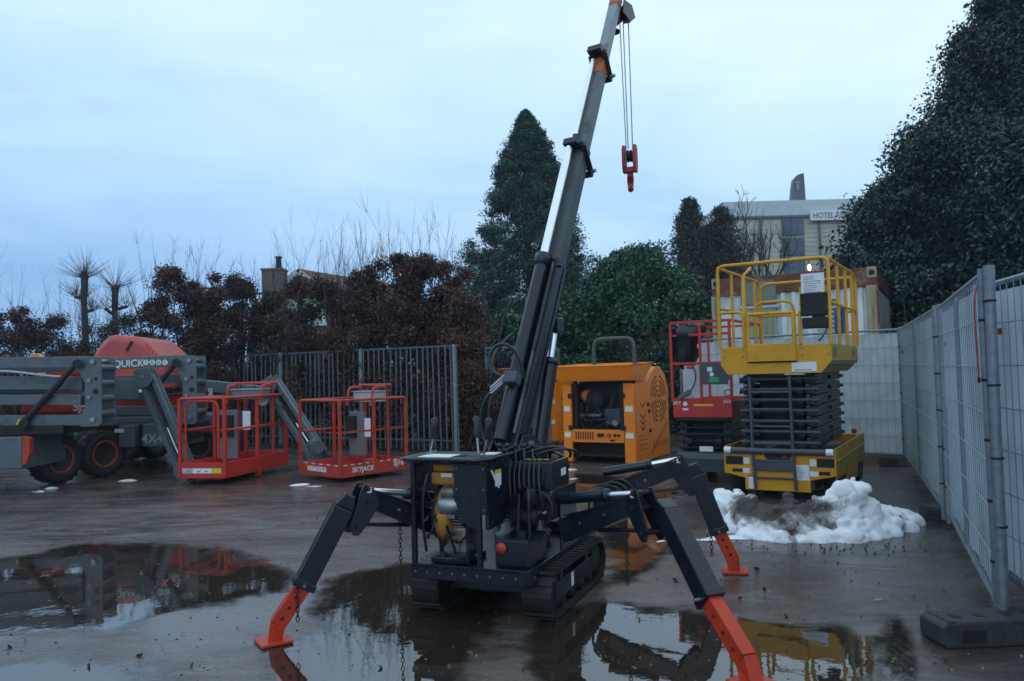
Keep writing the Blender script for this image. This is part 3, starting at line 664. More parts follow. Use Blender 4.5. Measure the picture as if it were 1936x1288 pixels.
# spider legs (all points in the world, stored in the crane's frame)
def chain(p, n, parent, ln=.036):
    b = MB()
    for i in range(n):
        c = p - V((0,0,ln*.78*i)); ax = V((1,0,0)) if i % 2 else V((0,1,0)); pts = []
        for a in range(0,360,45): pts.append(c + ax*math.cos(R(a))*ln*.3 + V((0,0,math.sin(R(a))*ln*.55)))
        b.tube(pts,.0032,4,closed=True)
    return b.build('chain', M['darkflat'], parent, world=True)
def leg(hub, E, T, Fo, cyl0, cyl1, rod1, tmid, wO=.15, wI=.115, armh=.135, chains=(), sticker=True):
    hub, E, T, Fo = V(hub), V(E), V(T), V(Fo)
    out_ = (Fo-hub); out_.z = 0; out_.normalize(); side = out_.cross(V((0,0,1)))
    arm = MB().bar(hub,E,.10,armh*1.15,w2=.09,h2=armh*.85).build('outrigger_arm', D, CR, .006, world=True)
    MB().bar(hub.lerp(E,.1)+V((0,0,armh*.58)), E+V((0,0,armh*.40)), .115,.012).build('arm_flange', D, arm, world=True)
    # elbow cheeks
    d = (Fo-T).normalized()
    for s in (-1,1):
        o = E + side*(s*.065) - side*.006
        up_ = V((0,0,1))
        pl = [(-.07,-.05),(-.055,.02),(-.01,.085),(.03,.09),(.055,.045),(.125,-.15),(.115,-.215),(.075,-.225),(.02,-.17)]
        MB().prism(pl, o, out_, up_, .012).build('elbow_plate', D, CR, .003, world=True)
    if sticker:
        for s in (-1,1):
            o = E + side*(s*.078)
            MB().bar(o+V((0,0,.035))-side*s*.003,o+V((0,0,.07))-side*s*.003,.03,.003,up=side).build('sticker', M['white'], CR, world=True)
            MB().bar(o+V((0,0,.075))-side*s*.003,o+V((0,0,.088))-side*s*.003,.02,.003,up=side).build('sticker', M['lred'], CR, world=True)
    for off in ((.01,.06),(.085,-.17),(.0,-.03)):
        c = E+out_*off[0]+V((0,0,off[1])); MB().cyl(c-side*.088,c+side*.085,.014,n=10).build('pivot_pin', M['black'], CR, world=True)
    mid = T.lerp(Fo,tmid); foot_top = T.lerp(Fo,.90); kn = T.lerp(Fo,.90)
    # outer tube with a slanted upper end
    b = MB(); _, sd, n = basis(Fo-T, V((0,0,1))); w = wO/2
    st = T - d*.05
    c = [st - sd*w*.8 - n*w + d*.10, st + sd*w*.8 - n*w + d*.10, st + sd*w*.8 + n*w*.4 - d*.0, st - sd*w*.8 + n*w*.4 - d*.0,
         mid - sd*w*.8 - n*w, mid + sd*w*.8 - n*w, mid + sd*w*.8 + n*w, mid - sd*w*.8 + n*w]
    st2 = st + d*.09
    b.hexa([st2 - sd*w*.8 - n*w, st2 + sd*w*.8 - n*w, st2 + sd*w*.8 + n*w, st2 - sd*w*.8 + n*w]+c[4:])
    b.hexa([st + sd*w*.8*-1 - n*w*.55, st + sd*w*.8 - n*w*.55, st + sd*w*.8 + n*w*.5, st - sd*w*.8 + n*w*.5, st2 - sd*w*.8 - n*w, st2 + sd*w*.8 - n*w, st2 + sd*w*.8 + n*w, st2 - sd*w*.8 + n*w])
    b.build('leg_tube', D, CR, .008, world=True)
    MB().bar(mid-d*.035,mid+d*.012,wO*.93,wO*1.14,up=n).build('leg_collar', D, CR, .006, world=True)
    pin = mid-d*.012; MB().cyl(pin-sd*wO*.62,pin+sd*wO*.75,.010,n=8).build('locking_pin', M['steel'], CR, world=True)
    MB().bar(mid-d*.02-n*wO*.58,mid-d*.0+n*wO*.58,wO*.9,.01,up=d).build('collar_plate', D, CR, world=True) if False else None
    ft = V((Fo.x,Fo.y,.012)); ank = V((Fo.x,Fo.y,.075)) - out_*.0; kn = mid.lerp(ank,.86)
    lg = MB(); lg.bar(mid,kn,wI*.8,wI,up=n)
    ww = wI/2
    lg.hexa([kn - sd*ww*.8 - n*ww, kn + sd*ww*.8 - n*ww, kn + sd*ww*.8 + n*ww, kn - sd*ww*.8 + n*ww,
             ft - sd*ww*.75 - out_*ww*.9, ft + sd*ww*.75 - out_*ww*.9, ft + sd*ww*.75 + out_*ww*.7, ft - sd*ww*.75 + out_*ww*.7])
    il = lg.build('inner_leg', M['fluored'], CR, .005, world=True)
    for q in (.28,.55,.82):
        h = mid.lerp(kn,q)
        for s in (-1,1): MB().cyl(h+sd*s*(wI*.4-.004),h+sd*s*(wI*.4+.0015),.0115,n=12).build('pin_hole', M['black'], il, world=True)
    pl = MB(); q = .095
    pl.hexa([ft-out_*q-side*q-V((0,0,.004)), ft+out_*q-side*q-V((0,0,.004)), ft+out_*q+side*q-V((0,0,.004)), ft-out_*q+side*q-V((0,0,.004)),
             ft-out_*q-side*q+V((0,0,.012)), ft+out_*q-side*q+V((0,0,.012)), ft+out_*q+side*q+V((0,0,.012)), ft-out_*q+side*q+V((0,0,.012))])
    pl.build('foot_plate', M['fluored'], CR, .003, world=True)
    # ram
    MB().tube([V(cyl0),V(cyl1)],.036,16).build('leg_cylinder', D, CR, world=True)
    gd = (V(cyl1)-V(cyl0)).normalized()
    MB().lathe([(0,.02),(0,.042),(.04,.042),(.04,.02)], V(cyl1)-gd*.03, gd, n=16).build('cylinder_gland', D, CR, world=True)
    MB().tube([V(cyl1),V(rod1)],.019,12).build('chrome_rod', M['chrome'], CR, world=True)
    for q in (-.022,.022):
        p0 = hub.lerp(E,.02)+side*q+V((0,0,armh*.75)); p1 = E+side*q+V((0,0,armh*.55)); mdp = p0.lerp(p1,.5)+V((0,0,-.03))
        MB().tube(bez(p0,mdp,mdp,p1,8),.006,6).build('hose', M['hose'], CR, world=True)
    for f_ in (.3,.62): 
        c_b = hub.lerp(E,f_)+side*-.047; MB().cyl(c_b,c_b-side*.010,.010,n=6).build('arm_bolt', M['steel'], arm, world=True)
        c_b = hub.lerp(E,f_)+side*.047; MB().cyl(c_b,c_b+side*.010,.010,n=6).build('arm_bolt', M['steel'], arm, world=True)
    # lower link
    a = hub.lerp(E,.45)-V((0,0,armh*.55)); MB().tube([a,E+out_*.08+V((0,0,-.16))],.014,8).build('link_rod', D, CR, world=True)
    for q, nn in chains: chain(q, nn, CR)
fl = G(517,1216); leg(P(835,995,5.50), P(690,940,5.08), P(655,948,5.0), fl, P(815,938,5.40), P(768,932,5.27), P(702,928,5.1), .60, wO=.128, wI=.098, chains=((P(756,982,5.3),17),(P(562,1108,4.85),8)))
fr = G(1424,1296); leg(P(1068,1003,5.45), P(1213,950,4.92), P(1258,962,4.78), fr, P(1050,945,5.42), P(1150,936,5.10), P(1212,933,4.92), .56, wO=.132, wI=.102, chains=((P(1183,990,5.0),14),))
rr_ = G(1390,1083); leg(P(1120,945,6.45), P(1283,882,6.32), P(1313,888,6.28), rr_, P(1140,893,6.42), P(1230,878,6.36), P(1283,868,6.32), .60, wO=.135, wI=.10, chains=((P(1344,1000,6.2),8),))
mw = ROOTM[CR.name]
leg(mw@V((-.25,1.30,.50)), mw@V((-.30,1.95,.62)), mw@V((-.31,2.1,.60)), mw@V((-.32,2.75,0)), mw@V((-.26,1.35,.62)), mw@V((-.28,1.65,.68)), mw@V((-.30,1.93,.72)), .6)

# ------------------------------------------------------------------ wheels, shared by the lifts
def wheel(c, ax, r, w, parent, rim=None, lugs=True, n=30):
    c = V(c); ax = V(ax).normalized(); h = w/2
    b = MB(); b.lathe([(-h*.8,r*.55),(-h,r*.62),(-h,r*.86),(-h*.75,r*.97),(h*.75,r*.97),(h,r*.86),(h,r*.62),(h*.8,r*.55)], c, ax, n)
    t = b.build('tyre', M['tyre'], parent)
    if lugs:
        g = MB(); _, a, u = basis(ax); k = 20
        for i in range(k):
            for s in (-1,1):
                th = 2*math.pi*(i+(.5 if s>0 else 0))/k; th2 = th+.16
                r1 = a*math.cos(th)+u*math.sin(th); r2 = a*math.cos(th2)+u*math.sin(th2)
                g.bar(c+r2*r*.975+ax*s*.0, c+r1*r*.93+ax*s*h*.98, r*.085, r*.07, up=r1)
        g.build('tread_lug', M['tyre'], t, kind='stuff')
    q = MB(); q.lathe([(-h*.55,r*.08),(-h*.55,r*.45),(-h*.84,r*.50),(-h*.90,r*.58),(-h*.7,r*.58),(h*.7,r*.58),(h*.90,r*.58),(h*.84,r*.50),(h*.55,r*.45),(h*.55,r*.08)], c, ax, n)
    rm = q.build('rim', rim or M['rimred'], parent)
    MB().lathe([(-h*.75,.01),(-h*.75,r*.16),(-h*.5,r*.2),(h*.5,r*.2),(h*.75,r*.16),(h*.75,.01)], c, ax, 14).build('hub', M['black'], rm)

# ------------------------------------------------------------------ baskets
def basket(root, o, a, b_, H, m, tubr=.02, toe=.17, arch_side=0, console=True, mid_frac=.5, zb=.12, stickers=1):
    """o: near corner on the floor plane, a: unit vec * width along the left edge, b_: along the right edge (world coordinates)"""
    o = V(o); a = V(a); b_ = V(b_); z = V((0,0,1)); an = a.normalized(); bn = b_.normalized()
    cs = [o, o+a, o+a+b_, o+b_]
    flr = MB(); flr.hexa([c+z*(zb+.01) for c in cs]+[c+z*(zb+.03) for c in cs]); bk = flr.build('platform_floor', m, root, world=True)
    for i in range(4):
        p, q = cs[i], cs[(i+1)%4]; MB().bar(p+z*(zb+toe/2),q+z*(zb+toe/2),.02,toe).build('toe_board', m, root, .004, world=True)
    MB().bar(o+a*.5+b_*.15+z*(zb-.03),o+a*.5+b_*.85+z*(zb-.03),.25,.07).build('underframe', m, root, .006, world=True)
    tops = [c+z*(zb+H) for c in cs]
    MB().tube(fillet(tops,.05,closed=True),tubr,8,closed=True).build('top_rail', m, root, world=True)
    MB().tube([c+z*(zb+toe+(H-toe)*mid_frac) for c in cs],tubr*.8,8,closed=True).build('mid_rail', m, root, world=True)
    posts = list(cs)+[o+b_*.5,o+a+b_*.5]
    for c in posts: MB().bar(c+z*(zb+.02),c+z*(zb+H),tubr*2,tubr*2.2,up=bn).build('rail_post', m, root, .004, world=True)
    return cs, tops
def console(root, c, an, bn, zt, m, bodym, world=True):
    z = V((0,0,1)); c = V(c)
    for s in (-1,1):
        MB().tube(fillet([c+an*s*.32+z*.15,c+an*s*.32+z*(zt+.02),c+an*s*.32-bn*.30+z*(zt+.02),c+an*s*.32-bn*.34+z*(zt-.28)],.09),.022,8).build('console_hoop', m, root, world=True)
    MB().tube([c-an*.42+z*(zt+.05),c+an*.42+z*(zt+.05)],.022,8).build('console_bar', m, root, world=True)
    cb = MB().bar(c-an*.30+z*(zt-.14)-bn*.10,c+an*.30+z*(zt-.14)-bn*.10,.26,.16).build('control_box', bodym, root, .015, world=True)
    MB().bar(c-an*.32+z*(zt-.05)-bn*.10,c+an*.32+z*(zt-.05)-bn*.10,.30,.015).build('console_lid', M['paleboard'], cb, world=True)
    for q in range(4):
        k = c+an*(-.2+q*.13)+z*(zt-.04)-bn*.12; MB().cyl(k,k+z*.05,.013,n=8).build('joystick', M['black'] if q%2 else M['lred'], cb, world=True)
def jib(root, top, bot, sd, gap=.10, th=.075, off=V((0,0,0))):
    top = V(top); bot = V(bot); sd = V(sd)
    d = (bot-top).normalized(); n = d.cross(sd).normalized()
    for s in (-1,1):
        MB().bar(top+n*s*gap,bot+n*s*gap,.09,th,up=n).build('jib_bar', M['lgrey'], root, .006, world=True)
    MB().bar(top+sd*.09+n*gap,bot+sd*.09+n*gap,.05,th,up=n).build('jib_bar', M['lgrey'], root, .006, world=True)
    MB().tube([top.lerp(bot,.08)+sd*.02,top.lerp(bot,.55)],.030,12).build('jib_cylinder', M['darkflat'], root, world=True)
    MB().tube([top.lerp(bot,.55),top.lerp(bot,.9)],.017,10).build('chrome_rod', M['chrome'], root, world=True)
    for p in (top,bot):
        pl = [(-.16,-.10),(.0,-.17),(.15,-.13),(.19,.02),(.12,.16),(-.10,.17)]
        for s in (-1,1): MB().prism(pl, p+sd*s*.075-sd*.006, d, n, .012).build('jib_bracket', M['lgrey'], root, .004, world=True)
        MB().cyl(p-sd*.10,p+sd*.10,.03,n=12).build('pivot_pin', M['steel'], root, world=True)
        c = p+n*.1; MB().cyl(c-sd*.10,c+sd*.10,.022,n=10).build('pivot_pin', M['steel'], root, world=True)
# a side plate with holes and bolts at the end of the folded arms
def end_plates(root, px0, px1, py0, py1, Y, dpx, nb=5):
    a = P(px0,py0,Y); b_ = P(px1,py1,Y); x0, x1 = a.x, b_.x; z1, z0 = a.z, b_.z; w = x1-x0; h = z1-z0
    for k, yy in enumerate((Y, Y+.42)):
        pl = [(0,0),(w*.85,0),(w,w*.15),(w,h-w*.12),(w*.9,h),(-w*.15,h),(-w*.1,h*.80),(w*.2,h*.62),(w*.2,h*.25),(-w*.2,h*.12)]
        MB().prism(pl, (x0,yy+.02,z0), (1,0,0), (0,0,1), .02).build('end_plate', M['lgrey'], root, .004, world=True)
    for (fx,fz,r) in ((.62,.93,.035),(.45,.66,.03),(.45,.42,.03),(.62,.10,.035)):
        c = V((x0+w*fx, Y, z0+h*fz)); MB().cyl(c-V((0,.035,0)),c+V((0,.46,0)),r,n=12).build('pivot_pin', M['steel'], root, world=True)
    for (fx,fz,r) in ((.72,.50,.045),(.75,.68,.03)):
        c = V((x0+w*fx, Y, z0+h*fz)); MB().cyl(c-V((0,.004,0)),c+V((0,.01,0)),r,n=16).build('plate_hole', M['black'], root, world=True)
    for q in range(4):
        zz = z0+h*(.18+.22*q); MB().tube([(x1-.05,Y+.01,zz),(x1-.05,Y+.43,zz)],.05,12).build('cross_tube', M['lgrey'], root, world=True)
def hbeam(root, px0, px1, pyt, pyb, Y, w=.16, skew=0, m=None, name='lift_arm'):
    a = P(px0,(pyt+pyb)/2,Y); c = P(px1,(pyt+pyb)/2+skew,Y); h = abs(pyb-pyt)*Y/F_PX
    return MB().bar(a,c,w,h).build(name, m or M['lgrey'], root, .008, world=True)

# lift A (nearest at the left edge)
YA = 12.0
LA = thing('boom_lift', 'grey boom lift cut by the left frame edge, arms ending in a perforated plate', 'boom lift', G(60,920), 0, 'boom lifts parked on the left')
hbeam(LA,-420,165,681,702,YA,skew=-7); hbeam(LA,-420,160,712,737,YA+.12,skew=0); hbeam(LA,-420,158,745,764,YA,skew=2); hbeam(LA,-420,165,787,806,YA,skew=-2)
hbeam(LA,-420,150,722,745,YA+.5); hbeam(LA,-420,150,690,704,YA+.5)
end_plates(LA,152,192,675,806,YA-.1,0)
MB().tube([P(44,800,YA-.13),P(118,718,YA-.13)],.048,14).build('lift_cylinder', M['darkflat'], LA, world=True)
MB().tube([P(118,718,YA-.13),P(144,689,YA-.13)],.034,14).build('lift_cylinder', M['darkflat'], LA, world=True)
MB().ball(P(146,688,YA-.15),.07).build('cylinder_eye', M['darkflat'], LA) if False else None
MB().cyl(P(146,688,YA-.2),P(146,688,YA),.065,n=14).build('cylinder_eye', M['darkflat'], LA, world=True)
MB().cyl(P(44,801,YA-.2),P(44,801,YA),.065,n=14).build('cylinder_eye', M['darkflat'], LA, world=True)
MB().prism([(-.06,0),(.06,0),(0,.1)], P(37,803,YA-.10), (1,0,0), (0,0,1), -.004).build('sticker', M['ystick'], LA, world=True)
MB().tube(bez(P(0,702,YA-.1),P(40,702,YA-.1),P(80,712,YA-.1),P(115,712,YA-.1)),.018).build('hose', M['paleboard'], LA, world=True)
def taper_hood(root, pts_px, Y, depth, m, name='hood', bev=.05):
    pl = [P(px,py,Y) for px,py in pts_px]; o = pl[0]
    b = MB(); b.prism([(q.x-o.x,q.z-o.z) for q in pl], o+V((0,depth,0)), (1,0,0), (0,0,1), depth)
    return b.build(name, m, root, bev, world=True)
h1 = taper_hood(LA,[(36,785),(40,752),(58,741),(92,741),(104,760),(160,768),(160,784)],YA+.9,.9,M['lred'])
text('SJ5',.19,P(152,770,YA+.895),(1,0,.02),(0,0,1),M['white'],h1,world=True)
taper_hood(LA,[(58,712),(58,694),(100,690),(125,694),(125,712)],YA+1.5,.6,M['lred'])
text('SJP',.14,P(82,702,YA+1.495),(1,0,0),(0,0,1),M['white'],LA,world=True)
MB().lathe([(0,.02),(0,.13),(.05,.15),(.12,.13),(.12,.02)], P(72,676,YA+1.2), (1,-.3,0), n=20).build('beacon_housing', mat('amber',(.5,.22,.02),.4), LA, world=True) if False else None
bo = MB(); bo.prism([(-.12,-.1),(.13,-.1),(.15,.02),(.08,.12),(-.02,.11),(-.08,.02)], P(70,682,YA+1.4), (1,0,0), (0,0,1), .12)
bo.build('amber_bracket', M['yellow'], LA, .01, world=True)
MB().box(tuple(P(36,708,YA+1.45)-V((0,0,.0))), tuple(P(66,690,YA+1.6))).build('amber_bracket', M['yellow'], LA, .005, world=True)
MB().tube([P(52,682,YA+1.3),P(66,671,YA+1.3)],.02).build('chrome_rod', M['chrome'], LA, world=True)
c0 = P(-420,884,YA); c1 = P(64,822,YA)
ch = MB(); ch.box((c0.x,YA-.3,P(30,884,YA).z),(c1.x,YA+1.1,P(30,824,YA).z)); ch.build('chassis', M['lgrey'], LA, .02, world=True)
ch = MB(); a = P(64,822,YA); q = P(70,878,YA); ch.prism([(0,-.42),(.05,-.42),(.11,-.25),(.11,-.04),(.05,0),(0,0)], V((a.x,YA-.29,a.z)), (1,0,0), (0,0,1), -.10); ch.build('chassis_end', M['rimred'], LA, .006, world=True)
MB().box((c0.x,YA-.1,P(0,823,YA).z),(c1.x+.5,YA+.9,P(0,806,YA).z)).build('turntable', M['black'], LA, .01, world=True)
LAi = ROOTM[LA.name].inverted()
gA = G(105,915); wheel(LAi@V((gA.x,gA.y+.0,.40)), V((.93,-.37,0)), .40, .34, LA)
gA = G(-150,905); wheel(LAi@V((gA.x,gA.y,.40)), V((.93,-.37,0)), .40, .34, LA)
# lift B (with the large faded red hood)
YB = 13.4
LB = thing('boom_lift', 'grey boom lift with faded red hood, QUICK lettering and a bright red basket', 'boom lift', G(230,895), 0, 'boom lifts parked on the left')
ab = hbeam(LB,196,352,678,699,YB,skew=-7)
hbeam(LB,190,350,712,728,YB+.3,skew=-4); hbeam(LB,200,350,768,785,YB+.3); hbeam(LB,150,300,742,756,YB+.3)
end_plates(LB,338,372,673,802,YB-.1,0)
aa = P(196,688,YB); bb = P(352,682,YB); adir = (bb-aa).normalized()
text('QUICK',.165,P(243,688,YB-.083),adir,(0,0,1),M['white'],ab,world=True)
for i, gch in enumerate('0000'):
    c = P(276+i*12,685.5,YB-.085); MB().cyl(c,c-V((0,.004,0)),.047,n=18).build('round_emblem', M['white'], ab, world=True)
    text('7EDC'[i],.075,c-V((0,.005,0)),adir,(0,0,1),M['lgrey'],ab,world=True,depth=.001)
MB().tube([P(300,728,YB-.12),P(333,686,YB-.12)],.04,12).build('lift_cylinder', M['darkflat'], LB, world=True)
MB().cyl(P(333,686,YB-.2),P(333,686,YB),.065,n=14).build('cylinder_eye', M['darkflat'], LB, world=True)
# hood: a faceted dome
def dome(root, px0, px1, pyb, pyt, Y, dep, m):
    a = P(px0,pyb,Y); c = P(px1,pyb,Y); top = P((px0+px1)/2,pyt,Y).z; zb = a.z-.45
    x0, x1 = a.x, c.x; w = x1-x0; h = top-zb
    prof = [(0,0),(.02,.45),(.10,.72),(.17,.86),(.26,.98),(.34,1.0),(.62,.94),(.72,.86),(.86,.66),(.97,.50),(1,.40),(1,0)]
    prof2 = [(.06,0),(.08,.42),(.15,.66),(.21,.78),(.29,.89),(.36,.91),(.60,.86),(.69,.79),(.82,.62),(.93,.46),(.96,.36),(.96,0)]
    k = len(prof); b = MB(); vs = []
    for yy, pr in ((Y,prof2),(Y+.08,prof),(Y+dep,prof),(Y+dep+.1,prof2)): vs += [V((x0+u*w,yy,zb+v*h)) for u,v in pr]
    fs = [tuple(range(k)), tuple(range(3*k,4*k))[::-1]]
    for r_ in range(3): fs += [(r_*k+i+1,r_*k+i,(r_+1)*k+i,(r_+1)*k+i+1) for i in range(k-1)]
    b.add(vs,fs); o = b.build('hood', m, root, .03, world=True)
    s = P((px0+px1)/2+4,(pyt+pyb)/2-6,Y-.004)
    MB().bar(s-V((.05,0,.09)),s+V((.05,0,.09)),.055,.012,up=(0,1,0)).build('hood_slot', M['black'], o, world=True)
    for q in range(6):
        u = .74+q*.035; p = V((x0+u*w,Y-.004+.02,zb+h*(.80-q*.055))); MB().bar(p,p-V((0,0,.28)),.008,.03,up=(0,1,0)).build('hood_rib', M['lred'], o, world=True)
    return o
dome(LB,163,318,690,632,YB+1.2,1.3,M['fred'])
MB().box((P(207,800,YB).x,YB+.3,P(0,852,YB+.3).z),(P(248,0,YB+.3).x,YB+1.5,P(200,806,YB+.3).z)).build('chassis_box', M['lgrey'], LB, .02, world=True)
cbx = MB().box((P(250,800,YB).x,YB+.35,P(280,846,YB+.3).z),(P(330,0,YB+.3).x,YB+1.5,P(280,803,YB+.3).z)).build('chassis', M['lgrey'], LB, .02, world=True)
text('4X4',.22,P(288,830,YB+.347),(1,0,.01),(0,0,1),M['paleboard'],cbx,world=True)
MB().box((P(150,0,YB).x,YB+.5,.62),(P(330,0,YB).x,YB+1.4,.86)).build('turntable', M['black'], LB, .01, world=True)
LBi = ROOTM[LB.name].inverted()
gB = G(190,902); wheel(LBi@V((gB.x,gB.y,.40)), V((.86,-.5,0)), .40, .34, LB)
gB = G(330,878); wheel(LBi@V((gB.x,gB.y+.6,.40)), V((.86,-.5,0)), .40, .34, LB)
gB = G(235,880); wheel(LBi@V((gB.x,gB.y+1.2,.40)), V((.86,-.5,0)), .40, .34, LB)
MB().box((P(211,0,YB+.28).x,YB+.285,P(230,818,YB+.28).z),(P(228,0,YB+.28).x,YB+.297,P(230,811,YB+.28).z)).build('sticker', M['white'], LB, world=True)
sdB = V((.97,.24,0)).normalized()
gd = hbeam(LB,205,268,715,755,YB-.3,w=.18); 
jib(LB, P(276,712,12.9), P(350,888,12.9), V((.25,.97,0)), gap=.11)
MB().box(tuple(P(262,742,12.78)),tuple(P(268,736,12.785)+V((0,.002,0)))).build('sticker', M['white'], LB, world=True)
# basket 1
o1 = G(425,921); o1 = V((-4.42,12.15,0)); cs, tops = basket(LB, o1, V((-.75,.16,0)), V((.44,1.72,0)), 1.22, M['lred'], tubr=.024, toe=.24, zb=.10)
an = V((-.75,.16,0)).normalized(); bn = V((.44,1.72,0)).normalized()
console(LB, o1+an*.36+bn*1.42, an, bn, 1.48, M['lred'], M['consolegrey'])
MB().tube(fillet([o1+an*.66+V((0,0,.40))-bn*.01,o1+an*.66+V((0,0,1.28))-bn*.01,o1+an*.10+V((0,0,1.28))-bn*.01,o1+an*.10+V((0,0,.40))-bn*.01],.14),.018).build('gate_hoop', M['lred'], LB, world=True)
MB().bar(o1+an*.55+bn*.9+V((0,0,.3)),o1+an*.55+bn*.9+V((0,0,1.10)),.38,.05,up=bn).build('document_box', M['consolegrey'], LB, .01, world=True)
MB().bar(o1+an*.55+bn*.86+V((0,0,.66)),o1+an*.55+bn*.86+V((0,0,1.02)),.28,.08,up=bn).build('document_pouch', M['black'], LB, .01, world=True)
MB().bar(o1+an*.16+bn*.84+V((0,0,.78)),o1+an*.16+bn*.84+V((0,0,1.08)),.14,.01,up=bn).build('instruction_sheet', M['white'], LB, world=True)
MB().bar(o1+an*.2+bn*.6+V((0,0,.14)),o1+an*.2+bn*.6+V((0,0,.30)),.20,.15,up=bn).build('foot_switch', M['lred'], LB, .01, world=True)
z = V((0,0,1))
for f0, f1, mm in ((.97,.72,'paleboard'),(.72,.30,'white'),(.30,.08,'ystick')):
    p = o1+an*.75*f0-bn*.0115+z*.215; q = o1+an*.75*f1-bn*.0115+z*.215
    MB().bar(p,q,.003,.075).build('sticker', M[mm], LB, world=True)
for f_ in (.45,.62,.85): MB().bar(o1+an*.75*f_-bn*.0135+z*.205,o1+an*.75*(f_-.07)-bn*.0135+z*.205,.002,.02).build('sticker_print', M['printgrey'], LB, world=True)
MB().bar(o1+bn*.9+z*.02,o1+bn*.9+z*.34,.10,.05,up=bn).build('bracket', M['lred'], LB, .005, world=True)
# lift C: only its jib and worn basket stand clear
LC = thing('boom_lift', 'mostly hidden boom lift with a scraped dull red basket beside the bar fence', 'boom lift', G(430,850), 0, 'boom lifts parked on the left')
YC = 13.9
MB().bar(P(330,722,15.2),P(505,742,YC+.1),.14,.20).build('lift_arm', M['lgrey'], LC, .01, world=True)
MB().bar(P(340,716,15.3),P(460,735,14.4),.10,.06).build('lift_arm', M['paleboard'], LC, .01, world=True)
text('SJ',.18,P(398,742,14.5),(.8,-.5,0),(0,0,1),M['white'],LC,world=True)
jib(LC, P(513,728,YC), P(600,862,YC-.5), V((.4,.9,0)), gap=.12)
MB().cyl(P(498,755,YC-.1),P(497,757,YC-.4),.09,n=14).build('cylinder_eye', M['paleboard'], LC, world=True)
MB().cyl(P(592,842,YC-.6),P(600,846,YC-.9),.11,n=14).build('rotator', M['lgrey'], LC, world=True)
MB().box((-8.2,15.0,.45),(-5.6,16.4,.95)).build('chassis', M['lgrey'], LC, .02, world=True)
LCi = ROOTM[LC.name].inverted()
for x_, y_ in ((-7.9,15.0),(-5.9,15.0),(-7.9,16.4),(-5.9,16.4)): wheel(LCi@V((x_,y_,.40)), V((0,1,0)), .40, .34, LC)
MB().box((-8.3,15.2,.95),(-6.2,16.2,1.35)).build('hood', M['lred'], LC, .08, world=True)
an2 = V((-.74,.67,0)); bn2 = V((.66,.75,0)); o2 = V((-2.62,11.95,0))
basket(LC, o2, an2*1.06, bn2*1.30, 1.16, M['wred'], tubr=.020, toe=.19, zb=.08)
console(LC, o2+an2*.55+bn2*1.12, an2, bn2, 1.40, M['wred'], M['paleboard'])
MB().bar(o2+an2*.75+bn2*.9+z*.3,o2+an2*.75+bn2*.9+z*1.02,.40,.05,up=bn2).build('document_box', M['consolegrey'], LC, .01, world=True)
MB().bar(o2+an2*.85+bn2*.85+z*.6,o2+an2*.85+bn2*.85+z*.95,.22,.07,up=bn2).build('document_pouch', M['black'], LC, .01, world=True)
MB().bar(o2+an2*.42+bn2*.85+z*.62,o2+an2*.42+bn2*.85+z*.92,.15,.01,up=bn2).build('instruction_sheet', M['white'], LC, world=True)
MB().bar(o2+an2*.3+bn2*.8+z*.12,o2+an2*.3+bn2*.8+z*.28,.18,.15,up=bn2).build('foot_switch', M['rimred'], LC, .01, world=True)
p = o2+an2*.85-bn2*.0115+z*.185; q = o2+an2*.35-bn2*.0115+z*.185
MB().bar(p,q,.003,.075).build('worn_sticker', mat('scraped_white',(.6,.6,.6),.6,var=.1,dirt=(.32,.05,.04),dscale=22,dthr=.5), LC, world=True)
text('SKYJACK',.105,o2+bn2*.42-an2*.012+z*.175,bn2,(0,0,1),M['white'],LC,world=True)
text('SJ16',.125,o2+bn2*1.12-an2*.012+z*.20,bn2,(0,0,1),M['white'],LC,world=True)
for q in range(9): MB().bar(o2+bn2*(.05+q*.14)-an2*.0105+z*.262,o2+bn2*(.11+q*.14)-an2*.0105+z*.262,.003,.012).build('white_dash', M['white'], LC, world=True)
for q in range(5): MB().bar(o2+an2*(.05+q*.2)-bn2*.0105+z*.262,o2+an2*(.13+q*.2)-bn2*.0105+z*.262,.003,.012).build('white_dash', M['white'], LC, world=True)

# ------------------------------------------------------------------ scissor lifts
def scissor_lift(name, label, FRc, yaw, w, plat, base, zf, ztoe, zrail, nl, cols, zbt, L):
    """local frame: x to the right along the front, y to the rear; origin front centre"""
    r = thing(name, label, 'scissor lift', (FRc[0]-math.cos(yaw)*w/2, FRc[1]+math.sin(yaw)*w/2, 0), -yaw)
    return r
ya = R(31)
YL = thing('scissor_lift', 'tall yellow scissor lift with railed platform standing behind the snow heap', 'scissor lift', (3.7-math.cos(ya)*.65, 9.2+math.sin(ya)*.65, 0), -ya)
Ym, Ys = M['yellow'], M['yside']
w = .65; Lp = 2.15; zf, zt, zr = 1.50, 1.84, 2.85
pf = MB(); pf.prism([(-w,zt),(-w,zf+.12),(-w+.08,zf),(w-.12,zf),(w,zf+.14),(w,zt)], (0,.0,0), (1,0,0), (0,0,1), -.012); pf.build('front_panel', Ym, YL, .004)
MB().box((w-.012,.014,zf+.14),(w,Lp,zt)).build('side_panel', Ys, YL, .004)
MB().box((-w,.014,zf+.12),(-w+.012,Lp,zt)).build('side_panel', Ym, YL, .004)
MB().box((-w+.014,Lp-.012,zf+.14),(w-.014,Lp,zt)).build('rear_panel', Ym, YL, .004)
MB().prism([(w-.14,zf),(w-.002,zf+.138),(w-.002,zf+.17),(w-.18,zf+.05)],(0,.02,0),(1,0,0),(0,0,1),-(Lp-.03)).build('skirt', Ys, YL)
MB().box((-w+.014,.014,zf+.10),(w-.014,Lp-.014,zf+.14)).build('platform_floor', M['lgrey'], YL)
